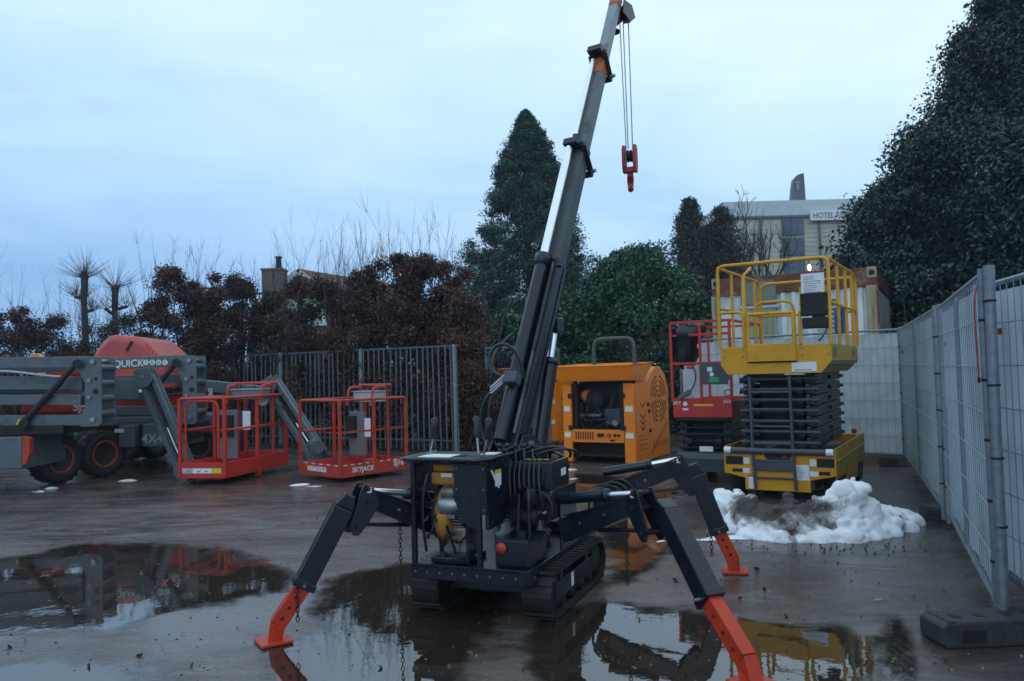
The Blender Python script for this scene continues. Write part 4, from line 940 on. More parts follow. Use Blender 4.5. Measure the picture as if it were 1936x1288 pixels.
for x0 in (-w+.12,w-.22): MB().box((x0,.1,zf+.0),(x0+.08,Lp-.1,zf+.098)).build('floor_beam', M['scis'], YL)
tr = .021
MB().tube(fillet([(-w,.0,zt),(-w,0,zr),(w,0,zr),(w,0,zt)],.09),tr).build('rail_frame', Ym, YL)
for s in (-1,1):
    MB().tube(fillet([(s*w,.02,zr-.02),(s*w,Lp*.96,zr-.02),(s*w,Lp,zt)],.12),tr).build('side_rail', Ym, YL)
    MB().tube([(s*w,.0,(zr+zt)/2-.02),(s*w,Lp,(zr+zt)/2-.02)],tr*.9).build('mid_rail', Ym, YL)
    for yy in (.62,1.25,1.8): MB().tube([(s*w,yy,zt),(s*w,yy,zr-.02)],tr*.95).build('rail_post', Ym, YL)
MB().tube(fillet([(-w,Lp,zt),(-w,Lp,zr-.05),(w,Lp,zr-.05),(w,Lp,zt)],.12),tr).build('rail_frame', Ym, YL)
MB().tube([(-w,Lp,(zr+zt)/2-.02),(w,Lp,(zr+zt)/2-.02)],tr*.9).build('mid_rail', Ym, YL)
# front: left short hoop, gate, right hoop
zm = (zr+zt)/2-.08
MB().tube(fillet([(-w,-.0,zm),(-w+.30,-.0,zm),(-w+.30,-.0,zt)],.07),tr*.9).build('front_hoop', Ym, YL)
MB().tube(fillet([(w,-.0,zm),(w-.34,-.0,zm),(w-.34,-.0,zt)],.07),tr*.9).build('front_hoop', Ym, YL)
MB().tube([(-w+.295,.02,zt),(-w+.31,.02,zr-.14),(-w+.33,.30,zr-.02)],tr*.9).build('rail_post', Ym, YL)
gt = MB().tube(fillet([(-w+.36,-.025,zf+.15),(-w+.36,-.025,zm-.04),(w-.41,-.025,zm-.04),(w-.41,-.025,zf+.15)],.015),tr).build('gate_frame', Ym, YL)
MB().box((-w+.345,-.04,zf+.15),(w-.395,-.022,zf+.36)).build('gate_panel', Ym, gt, .004)
MB().box((-w+.335,-.018,zf+.135),(w-.385,-.013,zf+.152)).build('gate_gap', M['black'], gt)
MB().tube(fillet([(-w+.38,.25,zt),(-w+.38,.25,zm+.12),(w-.45,.25,zm+.12),(w-.45,.25,zt)],.12),tr*.8).build('inner_hoop', Ym, YL)
MB().box((w-.34,.03,zt+.42),(w-.02,.045,zr-.33)).build('rail_plate', Ym, YL, .004)
MB().box((w-.31,.012,zr-.45),(w-.05,.022,zr-.17)).build('instruction_sheet', M['white'], YL)
MB().box((w-.31,.008,zr-.175),(w-.05,.024,zr-.155)).build('instruction_header', M['hookred'], YL)
for q in range(9): MB().box((w-.28,.009,zr-.43+q*.026),(w-.28+.10+.1*random.random(),.0115,zr-.423+q*.026)).build('print_line', M['printgrey'], YL)
MB().box((w-.32,-.03,zt+.33),(w-.02,.03,zt+.60)).build('document_box', M['black'], YL, .015)
MB().box((w-.31,-.025,zt+.18),(w-.02,.025,zt+.31)).build('document_box', M['black'], YL, .015)
MB().box((w-.13-.32,-.004,zf+.02),(w-.17,-.001,zf+.13)).build('sticker', M['white'], YL) 
MB().box((w-.42,-.006,zf+.035),(w-.22,-.0042,zf+.045)).build('print_line', M['printgrey'], YL)
for (xx,zz) in ((-w+.05,zf+.22),(-w+.05,zf+.30),(-w+.28,zf+.22),(-w+.28,zf+.30),(w-.32,zf+.22),(w-.32,zf+.30),(w-.04,zf+.22),(w-.04,zf+.30)):
    MB().cyl((xx,-.001,zz),(xx,-.014,zz),.011,n=8).build('bolt', M['steel'], YL)
for yy in (.22,1.75): MB().box((w+.001,yy-.12,zf+.18),(w+.004,yy+.12,zf+.30)).build('sticker', M['lgrey'], YL)
MB().box((w-.16,1.3,zt+.16),(w-.05,1.5,zt+.50)).build('control_box', M['bluebox'], YL, .01)
MB().tube(arc((w-.12,.9,zt+.4),(w-.20,.4,zt+.05),-.05),.012).build('cable', M['hose'], YL)
MB().box((w-.30,.55,zt+.3),(w-.16,.68,zt+.42)).build('joystick_box', M['black'], YL, .01)
MB().ball((w-.23,.61,zt+.46),.05,sc_=(1,1,.6)).build('joystick_knob', M['bluebox'], YL)
# scissor stack
nl = 7; z0, z1 = .60, 1.50; dz = (z1-z0)/nl; xs = (-.38,.36)
for i in range(nl):
    zz = z0 + dz*i
    for sgn, off in ((1,0),(-1,.062)):
        for s in (-1,1):
            x = s*(.40-off)
            ya0, yb0 = .16, 1.98
            p, q = V((x,ya0,zz+dz*(.42 if sgn>0 else .58))), V((x,yb0,zz+dz*(.58 if sgn>0 else .42)))
            MB().bar(p,q,.05,dz*.90,up=(0,0,1)).build('scissor_arm', M['scis'], YL, .004)
    for yy in (.15,): MB().tube([(-.46,yy,zz+dz*.5),(.46,yy,zz+dz*.5)],.024,10).build('cross_shaft', M['ladder'], YL)
    MB().tube([(-.46,2.0,zz+dz*.5),(.46,2.0,zz+dz*.5)],.024,10).build('cross_shaft', M['ladder'], YL)
    MB().cyl((.42,1.07,zz+dz*.5),(.455,1.07,zz+dz*.5),.026,n=10).build('pivot_pin', M['black'], YL)
    for xx in (-.42,-.26,.26,.40): MB().box((xx-.035,.095,zz+.015),(xx+.035,.16,zz+dz*.42)).build('scissor_end', M['black'], YL)
MB().box((-.26,.30,.62),(.26,1.85,1.44)).build('stack_shade_block', M['black'], YL, .02)  # added black block: closes the see-through gaps, stands in for shade inside the stack
# ladder
for xx in (-.30,.17): MB().tube([(xx,-.02,1.47),(xx+.01,-.03,.55),(xx+.03,-.035,.12)],.019,8).build('ladder_rail', M['ladder'], YL)
for q in range(6): MB().tube([(-.30+.003*q,-.025,1.28-q*.205),(.17+.003*q,-.025,1.28-q*.205)],.014,8).build('ladder_rung', M['ladder'], YL)
MB().box((-.29,-.035,.34),(.19,-.01,.46)).build('ladder_step', M['ladder'], YL, .004)
# base
MB().cyl((-.62,-.03,.575),(.62,-.03,.575),.038,n=16).build('bumper_tube', M['ladder'], YL)
for s in (-1,1): MB().cyl((s*.63,-.03,.575),(s*.55,-.03,.575),.042,n=16).build('bumper_end', M['white'], YL)
bf = MB(); bf.prism([(-w,.54),(-w,.30),(-.40,.24),(-.40,.10),(.36,.10),(.36,.24),(w,.30),(w,.54),(.16,.54),(.13,.43),(-.12,.43),(-.17,.54)],(0,0,0),(1,0,0),(0,0,1),-.03); bf.build('base_front', Ym, YL, .005)
MB().box((-w,.032,.28),(-w+.02,2.4,.62)).build('base_side', Ym, YL, .005)
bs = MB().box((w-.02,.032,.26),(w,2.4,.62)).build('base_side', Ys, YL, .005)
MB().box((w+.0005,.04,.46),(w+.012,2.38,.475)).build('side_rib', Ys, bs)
MB().box((-w+.022,2.38,.28),(w-.022,2.4,.60)).build('base_rear', Ym, YL, .005)
MB().box((-.40,.035,.12),(.40,2.36,.50)).build('base_core', M['scis'], YL, .01)
MB().box((w-.019,.7,.10),(w-.002,1.7,.262)).build('base_tray', Ys, YL, .005)
for (x0,x1,z0_,z1_,mm) in ((-w+.02,-.42,.40,.50,'black'),(.44,w-.02,.40,.50,'black'),(-.41,-.34,.41,.49,'white'),(.36,.43,.41,.49,'white'),(-.55,-.43,.31,.35,'black'),(.46,.58,.31,.35,'black'),(-.42,-.34,.30,.36,'white'),(.34,.45,.29,.35,'white'),(.18,.35,.24,.42,'white'),(-.36,-.26,.12,.27,'white')):
    MB().box((x0,-.004,z0_),(x1,-.001,z1_)).build('sticker' if mm=='white' else 'light_recess', M[mm], YL)
for q in range(6): MB().box((.20,-.0058,.26+q*.024),(.20+.12*random.uniform(.5,1),-.0044,.268+q*.024)).build('print_line', M['printgrey'], YL)
MB().box((-.36,-.0058,.26),(-.26,-.0044,.275)).build('print_line', M['hookred'], YL)
MB().ball((.07,.05,.50),.035).build('warning_lamp', M['rimred'], YL)
for yy in (.42,1.98):
    for s in (-1,1): wheel((s*.56,yy,.23),(1,0,0),.23,.18,YL,rim=M['lgrey'],lugs=False,n=22)
MB().ball((w-.1,2.2,.66),.04).build('warning_lamp', M['rimred'], YL)

# red scissor lift
RLc = (2.99-math.cos(ya)*.42, 10.9+math.sin(ya)*.42, 0)
RLf = thing('scissor_lift', 'narrow red scissor lift between the orange machine and the yellow lift', 'scissor lift', RLc, -ya)
w = .42; L2 = 1.75; m_ = M['lred']
b = MB(); b.box((-w,0,.90),(w,.02,1.17)); b.build('front_panel', m_, RLf, .005)
for s in (-1,1): MB().box((s*w-(.02 if s>0 else 0),.022,.90),(s*w+(0 if s>0 else .02),L2,1.13)).build('side_panel', M['wred'], RLf, .005)
MB().box((-w+.022,.022,.93),(w-.022,L2,.96)).build('platform_floor', M['lgrey'], RLf)
MB().box((-w+.022,L2-.02,.92),(w-.022,L2,1.13)).build('rear_panel', m_, RLf)
for (xx,yy) in ((-w,0),(w,0),(-w,L2),(w,L2),(-w,.9),(w,.9),(.0,0)):
    zt_ = 2.24 if xx != 0 else 2.2; MB().bar((xx,yy,1.12),(xx,yy,zt_),.035,.035,up=(0,1,0)).build('rail_post', m_, RLf, .003)
for zz in (2.24,2.06,1.66): 
    MB().bar((-w,0,zz),(w,0,zz),.03,.035).build('front_rail', m_, RLf, .003)
for zz in (2.24,1.66):
    for s in (-1,1): MB().bar((s*w,0,zz),(s*w,L2,zz),.03,.035).build('side_rail', m_, RLf, .003)
    MB().bar((-w,L2,zz),(w,L2,zz),.03,.035).build('rear_rail', m_, RLf, .003)
MB().box((0.0,-.02,1.42),(w-.02,-.008,1.64)).build('notice_board', M['scis'], RLf) 
MB().box((.10,-.026,1.54),(.17,-.021,1.60)).build('sticker', M['white'], RLf); MB().cyl((.16,-.026,1.50),(.16,-.021,1.50),.03,n=14).build('sticker', M['white'], RLf)
MB().box((.12,-.026,1.39),(.26,-.021,1.46)).build('sticker', mat('green_print',(.05,.35,.12),.5), RLf)
nb_ = MB().box((.0,-.022,1.36),(w-.03,-.0205,1.66)).build('notice_board', M['ladder'], RLf)
MB().box((-.28,-.004,1.0),(-.20,-.001,1.03)).build('sticker', M['white'], RLf)
MB().cyl((-.24,-.001,1.09),(-.24,-.004,1.09),.032,n=16).build('sticker', M['white'], RLf)
MB().box((-.12,-.004,1.06),(.16,-.001,1.085)).build('sticker', M['ystick'], RLf)
text('SKY',.07,(-.36,-.001,1.10),(1,0,0),(0,0,1),M['white'],RLf); text('JACK',.06,(.36,-.001,1.12),(1,0,0),(0,0,1),M['white'],RLf,sx=.8)
text('C',.13,(.36,-.001,1.235),(1,0,0),(0,0,1),M['hookred'],RLf)
sg = MB().box((-.24,.0,1.18),(-.02,.012,1.63)).build('white_board', M['paleboard'], RLf)
MB().box((-.20,-.004,1.58),(-.09,-.001,1.62)).build('sticker', M['lred'], RLf)
MB().tube(bez((-.12,-.02,1.64),(-.02,-.04,1.5),(-.06,-.04,1.3),(-.25,-.03,1.20)),.009).build('cable', M['hose'], RLf)
bb_ = MB().bar((-.32,-.03,1.17),(-.16,-.03,1.27),.06,.06); bb_.build('control_handset', M['lgrey'], RLf, .01)
nl = 5; z0 = .42; dz = .095
for i in range(nl):
    zz = z0+dz*i
    for sgn, off in ((1,0),(-1,.055)):
        for s in (-1,1):
            x = s*(.34-off); p, q = V((x,.1,zz+dz*(.42 if sgn>0 else .58))), V((x,1.62,zz+dz*(.58 if sgn>0 else .42)))
            MB().bar(p,q,.045,dz*.9).build('scissor_arm', M['scis'], RLf, .003)
    MB().tube([(-.38,.09,zz+dz*.5),(.38,.09,zz+dz*.5)],.02,8).build('cross_shaft', M['black'], RLf)
    MB().cyl((.36,.86,zz+dz*.5),(.39,.86,zz+dz*.5),.02,n=8).build('pivot_pin', M['black'], RLf)
MB().box((-.24,.2,.42),(.24,1.5,.86)).build('stack_shade_block', M['black'], RLf, .02)  # black filler added so the inside of the red lift's stack looks dark
MB().box((-.40,.0,.14),(.40,1.75,.42)).build('base', M['scis'], RLf, .015)
MB().box((-.36,-.015,.32),(.36,-.002,.40)).build('base_bumper', M['lgrey'], RLf, .004)
MB().box((-.05,-.02,.43),(.14,-.008,.50)).build('battery_label', M['white'], RLf)
for xx in (-.2,.22): MB().lathe([(0,.01),(0,.05),(.10,.05),(.10,.01)], (xx,-.02,.56), (0,1,0), n=12).build('motor', M['black'], RLf)
MB().box((-.38,-.02,.86),(.38,.05,.90)).build('platform_beam', M['black'], RLf)
for yy in (.25,1.5):
    for s in (-1,1): wheel((s*.37,yy,.17),(1,0,0),.17,.12,RLf,rim=M['lgrey'],lugs=False,n=18)
# black bag on it
bgm = MB(); mwr = ROOTM[RLf.name]; bc = mwr@V((-.24,.12,1.98)); rings = []
prof = [(-.12,.02),(-.08,.09),(.0,.14),(.12,.16),(.24,.18),(.36,.22),(.46,.23),(.53,.19),(.57,.12),(.58,.02)]
nn = 18; vs = []; fs = []
for i,(h,r) in enumerate(prof):
    for j in range(nn):
        a = 2*math.pi*j/nn; rr = r*(1+.5*mnoise.noise(V((math.cos(a)*2,math.sin(a)*2,h*6)))+.09*math.sin(a*7+h*9))
        vs.append(bc+V((math.cos(a)*rr*1.0+ (.05 if h>.3 else 0),math.sin(a)*rr*.8,h-.30)))
for i in range(len(prof)-1):
    for j in range(nn): fs.append((i*nn+j,i*nn+(j+1)%nn,(i+1)*nn+(j+1)%nn,(i+1)*nn+j))
bgm.add(vs,fs,True); tag(bgm.build('plastic_bag', M['plastic']), 'crumpled black plastic bag tied over the top rail of the red scissor lift', 'bag')

# ------------------------------------------------------------------ orange machine
def orange_machine():
    r = thing('mini_dumper', 'orange compact machine with open engine front and round slotted vent in its side', 'mini dumper', (2.02-math.cos(R(30))*.67, 13.3+math.sin(R(30))*.67, 0), -R(30), 'orange compact machines')
    O = M['orange']; w = .67; h = 1.37; L_ = 1.72
    for s in (-1,1):
        x0, x1 = (w-.20,w) if s>0 else (-w,-w+.17)
        c = MB(); c.prism([(x0,.02),(x1,.02),(x1,h-.04),(x1-.05*(s>0),h-.0),(x0+.05*(s<0),h-.0),(x0,h-.04)],(0,0,0),(1,0,0),(0,0,1),-.05); c.build('corner_panel', O, r, .012)
        for zz in (.95,.50):
            MB().box((x0+.03,-.004,zz-.06),(x1-.03,-.001,zz+.02)).build('sticker', M['white'], r)
            MB().box((x0+.03,-.004,zz+.02),(x1-.03,-.0012,zz+.045)).build('sticker', M['ystick'], r)
        for zz in (1.17,.62): 
            xx = x0 if s>0 else x1
            MB().box((xx-.06,-.02,zz-.05),(xx+.035,-.002,zz+.03)).build('latch', M['black'], r, .004)
    side = [(.055,.02),(L_,.02),(L_,1.22),(L_-.18,1.50),(1.30,1.64),(1.05,1.64),(.62,h),(.055,h)]
    for s in (-1,1):
        o = MB(); o.prism(side,(s*w-(.02 if s>0 else 0),0,0),(0,1,0),(0,0,1),.02); sp_ = o.build('side_panel', O, r, .008)
        if s>0:
            cy, cz = 1.17, 1.06
            for k,(ry) in enumerate((.07,.15,.23,.31,.39)):
                for (a0,a1) in ((-80,-8),(8,80),(100,172),(188,260)):
                    pts=[(w+.001,cy+ry*math.cos(R(a)),cz+ry*1.05*math.sin(R(a))) for a in np.linspace(a0,a1,9)]
                    mbx = MB()
                    for p,q in zip(pts[:-1],pts[1:]): mbx.bar(p,q,.004,.028,up=V((0,(p[1]+q[1])/2-cy,((p[2]+q[2])/2-cz))))
                    mbx.build('vent_slot', M['black'], sp_)
            for q in range(5):
                for (dy) in (-1,1): MB().bar((w+.002,.38+dy*.11,.62+q*.10+.0),(w+.002,.38,.55+q*.10),.004,.02,up=(0,0,1)).build('vent_slot', M['black'], sp_) if q!=3 else None
            for q in range(3):
                for k in range(4): MB().box((w+.0005,.16+k*.12,.22+q*.08),(w+.0035,.21+k*.12,.235+q*.08)).build('vent_slot', M['black'], sp_)
            for q in range(6): MB().bar((w+.002,.85+q*.13,.20),(w+.002,.89+q*.13,.32),.004,.022,up=(0,1,0)).build('vent_slot', M['black'], sp_)
            MB().bar((w+.002,.75,.12),(w+.002,1.60,.62),.003,.03,up=(0,0,1)).build('swoosh_stripe', M['wred'], sp_)
            MB().box((w+.0005,.12,.70),(w+.004,.15,.86)).build('door_handle', M['paleboard'], sp_)
            for (yy,zz) in ((.62,.98),(.66,.86),(.70,.52)): MB().cyl((w,yy,zz),(w+.02,yy,zz),.035,n=12).build('door_latch', M['black'], sp_)
            MB().bar((w+.002,.88,.66),(w+.002,1.0,.72),.003,.05,up=(0,0,1)).build('sticker', M['printgrey'], sp_)
            MB().box((w+.0006,.10,.455),(w+.003,.62,.46)).build('panel_seam', M['black'], sp_)
    t_ = MB(); t_.prism([(.62,h-.02),(1.05,1.62),(1.05,1.64),(.62,h)],(-w+.02,0,0),(0,1,0),(0,0,1),2*w-.04)
    t_.build('top_panel', O, r, .004); MB().box((-w+.02,1.05,1.622),(w-.02,1.30,1.64)).build('top_panel', O, r, .004)
    # tray roof
    ty = MB(); A = [(-w-.03,-.12,1.42),(w+.0,-.12,1.42),(w+.0,.50,1.42),(-w-.03,.50,1.42)]; B_ = [(-w-.09,-.20,1.67),(w+.03,-.20,1.67),(w+.06,.80,1.70),(-w-.09,.80,1.70)]
    ty.hexa(A+B_); tray = ty.build('top_tray', O, r, .01)
    MB().tube([V(q)+V((0,0,.004)) for q in B_],.016,6,closed=True).build('tray_rim', O, tray)
    MB().tube(fillet([(-.38,.75,1.60),(-.38,.75,2.16),(.40,.75,2.16),(.40,.75,1.60)],.18),.036,10).build('roll_hoop', M['hoop'], r)
    # open front
    cp = MB().box((-w+.175,-.01,.36),(w-.205,.02,.58)).build('control_panel', O, r, .006)
    for q in range(8): MB().box((-w+.24+q*.045,-.0135,.41),(-w+.262+q*.045,-.0105,.54)).build('vent_slot', M['black'], cp)
    for (xx,mm,rr) in ((.02,'black',.032),(.08,'black',.028),(.20,'lred',.034),(.31,'black',.024),(.38,'black',.022)):
        MB().cyl((xx,-.012,.49),(xx,-.05,.49),rr,n=12).build('control_knob', M[mm], cp)
    MB().box((.22,-.02,.385),(.30,-.011,.415)).build('socket', M['black'], cp)
    MB().box((-w+.18,.30,.05),(w-.21,1.6,1.40)).build('engine_bay_core', M['black'], r, .01)
    for s in (-1,1):
        xx = (w-.26) if s>0 else (-w+.23); MB().box((xx-.025,.06,.58),(xx+.025,.09,1.41)).build('bay_post', M['black'], r)
    MB().lathe([(0,.02),(0,.15),(.04,.17),(.10,.17),(.10,.02)], (-.10,.20,1.08), (0,-1,0), n=20).build('air_filter', M['black'], r)
    MB().lathe([(0,.02),(0,.11),(.10,.11),(.12,.09),(.12,.02)], (-.33,.22,1.14), (1,-.4,.2), n=20).build('orange_drum', M['rustorange'], r)
    MB().box((-.38,.08,.80),(.02,.28,.84)).build('bay_shelf', M['lgrey'], r)
    MB().box((.10,.06,.66),(.38,.28,.93)).build('battery', M['scis'], r, .01)
    MB().cyl((.30,.05,.69),(.30,.02,.69),.05,n=14).build('pressure_gauge', M['steel'], r)
    hs = MB()
    for q in range(12):
        a = V((random.uniform(-.4,.35),random.uniform(.03,.2),random.uniform(.6,1.3))); b2 = V((random.uniform(-.4,.35),random.uniform(.03,.2),random.uniform(.6,1.3)))
        hs.tube(bez(a,a+V((.1,-.05,-.2)),b2+V((-.1,-.05,-.2)),b2,8),.011,5)
    hs.build('bay_hoses', M['hose'], r, kind='stuff')
    MB().box((-w+.19,.06,.12),(w-.22,.20,.16)).build('cross_bar', M['black'], r)
    for s in (-1,1):
        MB().box((s*.52-.10,.28,.0),(s*.52+.10,1.6,.30)).build('rubber_track', M['track'], r, .06)
    return r
OM = orange_machine()
g2 = P(1015,700,15.8)
OM2 = copy_thing(OM, (.34,17.8,0), -R(30), 'second orange compact machine half hidden behind the crane boom')

# ------------------------------------------------------------------ snow
def snow_material(name, dirty):
    m = bpy.data.materials.new(name); m.use_nodes = True; t = m.node_tree; n = t.nodes; k = t.links.new; b = n['Principled BSDF']
    tcn = n.new('ShaderNodeTexCoord'); at = n.new('ShaderNodeAttribute'); at.attribute_name = 'dirt'
    q = n.new('ShaderNodeTexNoise'); q.inputs['Scale'].default_value = 9; q.inputs['Detail'].default_value = 12; q.inputs['Roughness'].default_value = .82; q.inputs['Distortion'].default_value = .35; k(tcn.outputs['Object'], q.inputs[0])
    ad = n.new('ShaderNodeMath'); ad.operation = 'MULTIPLY_ADD'; ad.inputs[1].default_value = 1.5; k(q.outputs[0], ad.inputs[0]); k(at.outputs['Fac'], ad.inputs[2])
    r = n.new('ShaderNodeValToRGB'); k(ad.outputs[0], r.inputs[0]); e = r.color_ramp.elements
    e[0].position = .95; e[0].color = (.84,.87,.90,1); e[1].position = 1.0; e[1].color = (.045,.038,.034,1)
    r.color_ramp.elements.new(.975).color = (.35,.33,.33,1)
    mr = n.new('ShaderNodeMapRange'); mr.inputs[1].default_value = 0; mr.inputs[2].default_value = 1.6; k(ad.outputs[0], mr.inputs[0]); k(mr.outputs[0], r.inputs[0])
    e[0].position = .50; r.color_ramp.elements[1].position = .62; r.color_ramp.elements[2].position = .78
    k(r.outputs[0], b.inputs['Base Color']); b.inputs['Roughness'].default_value = .6
    b.inputs['Subsurface Weight'].default_value = .0
    bp = n.new('ShaderNodeBump'); bp.inputs['Strength'].default_value = .5; bp.inputs['Distance'].default_value = .02; k(q.outputs[0], bp.inputs['Height']); k(bp.outputs[0], b.inputs['Normal'])
    return m
SN = snow_material('dirty_snow', 1)
def snow(bumps, label, dirtf, res=.02, name='snow_heap', namp=.08, cat='snow'):
    bs = np.array([(p.x,p.y,rx,ry,h) for p,rx,ry,h in bumps])
    lo = (bs[:,:2]-bs[:,2:4]*1.3).min(0); hi = (bs[:,:2]+bs[:,2:4]*1.3).max(0)
    nx = int((hi[0]-lo[0])/res); ny = int((hi[1]-lo[1])/res); vs = []; dirt = []; H = np.zeros((ny,nx))
    for j in range(ny):
        for i in range(nx):
            x = lo[0]+i*res; y = lo[1]+j*res
            w1 = mnoise.noise(V((x*3.1,y*3.1,3))); w2 = mnoise.noise(V((x*3.1,y*3.1,9)))
            xx = x+w1*.12; yy = y+w2*.12; acc = 0.
            for bx_,by_,rx,ry,hh in bs:
                d = ((xx-bx_)/rx)**2+((yy-by_)/ry)**2
                if d < 1.6: acc += (hh*math.exp(-d*1.25)*(1-max(0,d-1)/.6))**2.6
            h = acc**(1/2.6) - .035
            if h > -.03:
                vd = mnoise.voronoi(V((xx*5.5,yy*5.5,h*4)))[0][0]; h += (.42-vd)*namp*min(1,max(0,h)*9)*1.1
                rid = 1-abs(mnoise.noise(V((x*5,y*5,1))))*2
                h += (mnoise.noise(V((x*6,y*6,2)))*.5 + mnoise.noise(V((x*14,y*14,5)))*.25 + rid*.25)*namp*min(1,(h+.03)*8)
            H[j,i] = h; vs.append((x,y,h)); dirt.append(dirtf(x,y,h))
    fs = []
    for j in range(ny-1):
        for i in range(nx-1):
            if max(H[j,i],H[j+1,i],H[j,i+1],H[j+1,i+1]) > -.015: a = j*nx+i; fs.append((a,a+1,a+nx+1,a+nx))
    used = sorted({i for f in fs for i in f}); mp_ = {u:i for i,u in enumerate(used)}
    me = bpy.data.meshes.new(name); me.from_pydata([vs[u] for u in used],[],[tuple(mp_[i] for i in f) for f in fs]); me.update()
    me.polygons.foreach_set('use_smooth',[True]*len(fs))
    at = me.attributes.new('dirt','FLOAT','POINT'); at.data.foreach_set('value',[dirt[u] for u in used])
    me.materials.append(SN); o = bpy.data.objects.new(name, me); C.objects.link(o); tag(o, label, cat); return o
def bp_(px,py,rx,ry,h): return (G(px,py),rx,ry,h)
pc = G(1492,1003)
def heap():
    b = MB(); rs = random.Random(5)
    cols = [(1318,938,948),(1345,938,975),(1370,926,1000),(1395,924,1010),(1420,936,1018),(1445,955,1024),(1470,952,1026),(1495,944,1026),(1520,953,1027),(1545,950,1026),(1565,925,1026),(1585,906,1026),(1605,904,1025),(1625,910,1024),(1645,930,1022),(1668,952,1018),(1690,958,1016),(1712,966,1006),(1728,972,996)]
    for px, pt, pb in cols:
        g0 = G(px,pb); dep = .30 if pb > 1005 else .18
        top = P(px,pt,g0.y+dep+.05)
        for j in range(16):
            u = rs.random(); f = math.sin(min(1,u*1.15)*math.pi*.5); zc = max(0,top.z)*f*rs.uniform(.5,1.0)
            rr = rs.uniform(.045,.10)*(1 if zc < .3 else .75)
            b.ball((top.x*(g0.y+u*dep)/top.y+rs.gauss(0,.03), g0.y+.05+u*dep*1.5+rs.gauss(0,.02), max(0,zc-rr*.8)), rr, 10, (rs.uniform(.8,1.5),1,rs.uniform(.7,1.1)))
        for zc in np.arange(0,max(.02,top.z-.08),.05): b.ball((top.x+rs.gauss(0,.015), top.y+rs.gauss(0,.02), zc), .085, 8)
    for q,(px,py,r_) in enumerate(((1613,906,.028),(1613,916,.034),(1616,926,.045),(1628,936,.045),(1638,944,.035),(1490,944,.055),(1494,956,.07),(1500,968,.07),(1450,968,.035),(1456,976,.05))):
        b.ball(P(px,py,7.75), r_, 10)
    me = b.mesh('snow_heap'); o = bpy.data.objects.new('tmp_heap', me); C.objects.link(o)
    md = o.modifiers.new('r','REMESH'); md.mode = 'VOXEL'; md.voxel_size = .020; md.use_smooth_shade = True
    sm_ = o.modifiers.new('s','SMOOTH'); sm_.iterations = 5; sm_.factor = .6
    m2 = bpy.data.meshes.new_from_object(o.evaluated_get(bpy.context.evaluated_depsgraph_get())); bpy.data.objects.remove(o)
    import bmesh
    bm_ = bmesh.new(); bm_.from_mesh(m2); bm_.verts.ensure_lookup_table(); seen = set(); isl = []
    for v0 in bm_.verts:
        if v0.index in seen: continue
        st_ = [v0]; seen.add(v0.index); cur = []
        while st_:
            q = st_.pop(); cur.append(q)
            for e__ in q.link_edges:
                w_ = e__.other_vert(q)
                if w_.index not in seen: seen.add(w_.index); st_.append(w_)
        isl.append(cur)
    isl.sort(key=len); bmesh.ops.delete(bm_, geom=[v for c__ in isl[:-1] for v in c__], context='VERTS'); bm_.to_mesh(m2); bm_.free()
    dv = []
    for v in m2.vertices:
        c = v.co; n1 = mnoise.noise(c*5); rid = 1-2*abs(mnoise.noise(V((c.x*7,c.y*7,c.z*12)))); n3 = mnoise.noise(c*28)
        v.co = c + v.normal*(n1*.034 + rid*.024 + n3*.010)
        d = math.hypot((c.x-pc.x)/.56,(c.y-pc.y)/.56); big = mnoise.noise(c*2.6+V((4,0,0)))
        dv.append(1.2*max(0,1-d)**.6 + big*.55 + .12*(c.z<.05) - .20 - (.25 if c.z>.33 else 0))
    at = m2.attributes.new('dirt','FLOAT','POINT'); at.data.foreach_set('value', dv)
    m2.polygons.foreach_set('use_smooth',[True]*len(m2.polygons)); m2.materials.clear(); m2.materials.append(SN); m2.name = 'snow_heap'
    h = bpy.data.objects.new('snow_heap', m2); C.objects.link(h); tag(h,'melting heap of shovelled snow smeared with soil in front of the yellow scissor lift','snow'); return h
HEAP = heap()
snow([bp_(1440,1024,.75,.10,.025),bp_(1600,1028,.70,.09,.022),bp_(1380,1000,.4,.2,.02)],'thin grey slush rim melting out from the foot of the snow heap',lambda x,y,h:.22,name='slush_patch',namp=.02,res=.022)
snow([bp_(1390,1015,.50,.22,.045),bp_(1330,1020,.30,.14,.035)],'thin sheet of half melted slush beside the rear red-tipped leg of the crane',lambda x,y,h:-.06,name='slush_patch',namp=.01,res=.025)
snow([bp_(1250,1025,.25,.12,.04),bp_(1215,1018,.2,.10,.03)],'scattered slush left on the wet yard behind the right front crane leg',lambda x,y,h:-.02,name='slush_patch',namp=.02)
snow([bp_(75,930,.22,.10,.05),bp_(98,924,.12,.08,.07)],'small snow patch in front of the left boom lift wheel',lambda x,y,h:.12,name='snow_patch',namp=.05,res=.02)
snow([bp_(565,917,.28,.14,.05),bp_(595,919,.2,.1,.04)],'small grey snow patch in front of the worn red basket',lambda x,y,h:.02,name='snow_patch',namp=.03,res=.03)
snow([bp_(240,910,.2,.12,.06)],'tiny snow remnant beneath the bright red basket jib',lambda x,y,h:.02,name='snow_patch',namp=.03,res=.03)
snow([bp_(1060,888,.5,.3,.05),bp_(1090,905,.3,.2,.04)],'pale slush strip in front of the orange machine',lambda x,y,h:.04,name='slush_patch',namp=.03,res=.03)
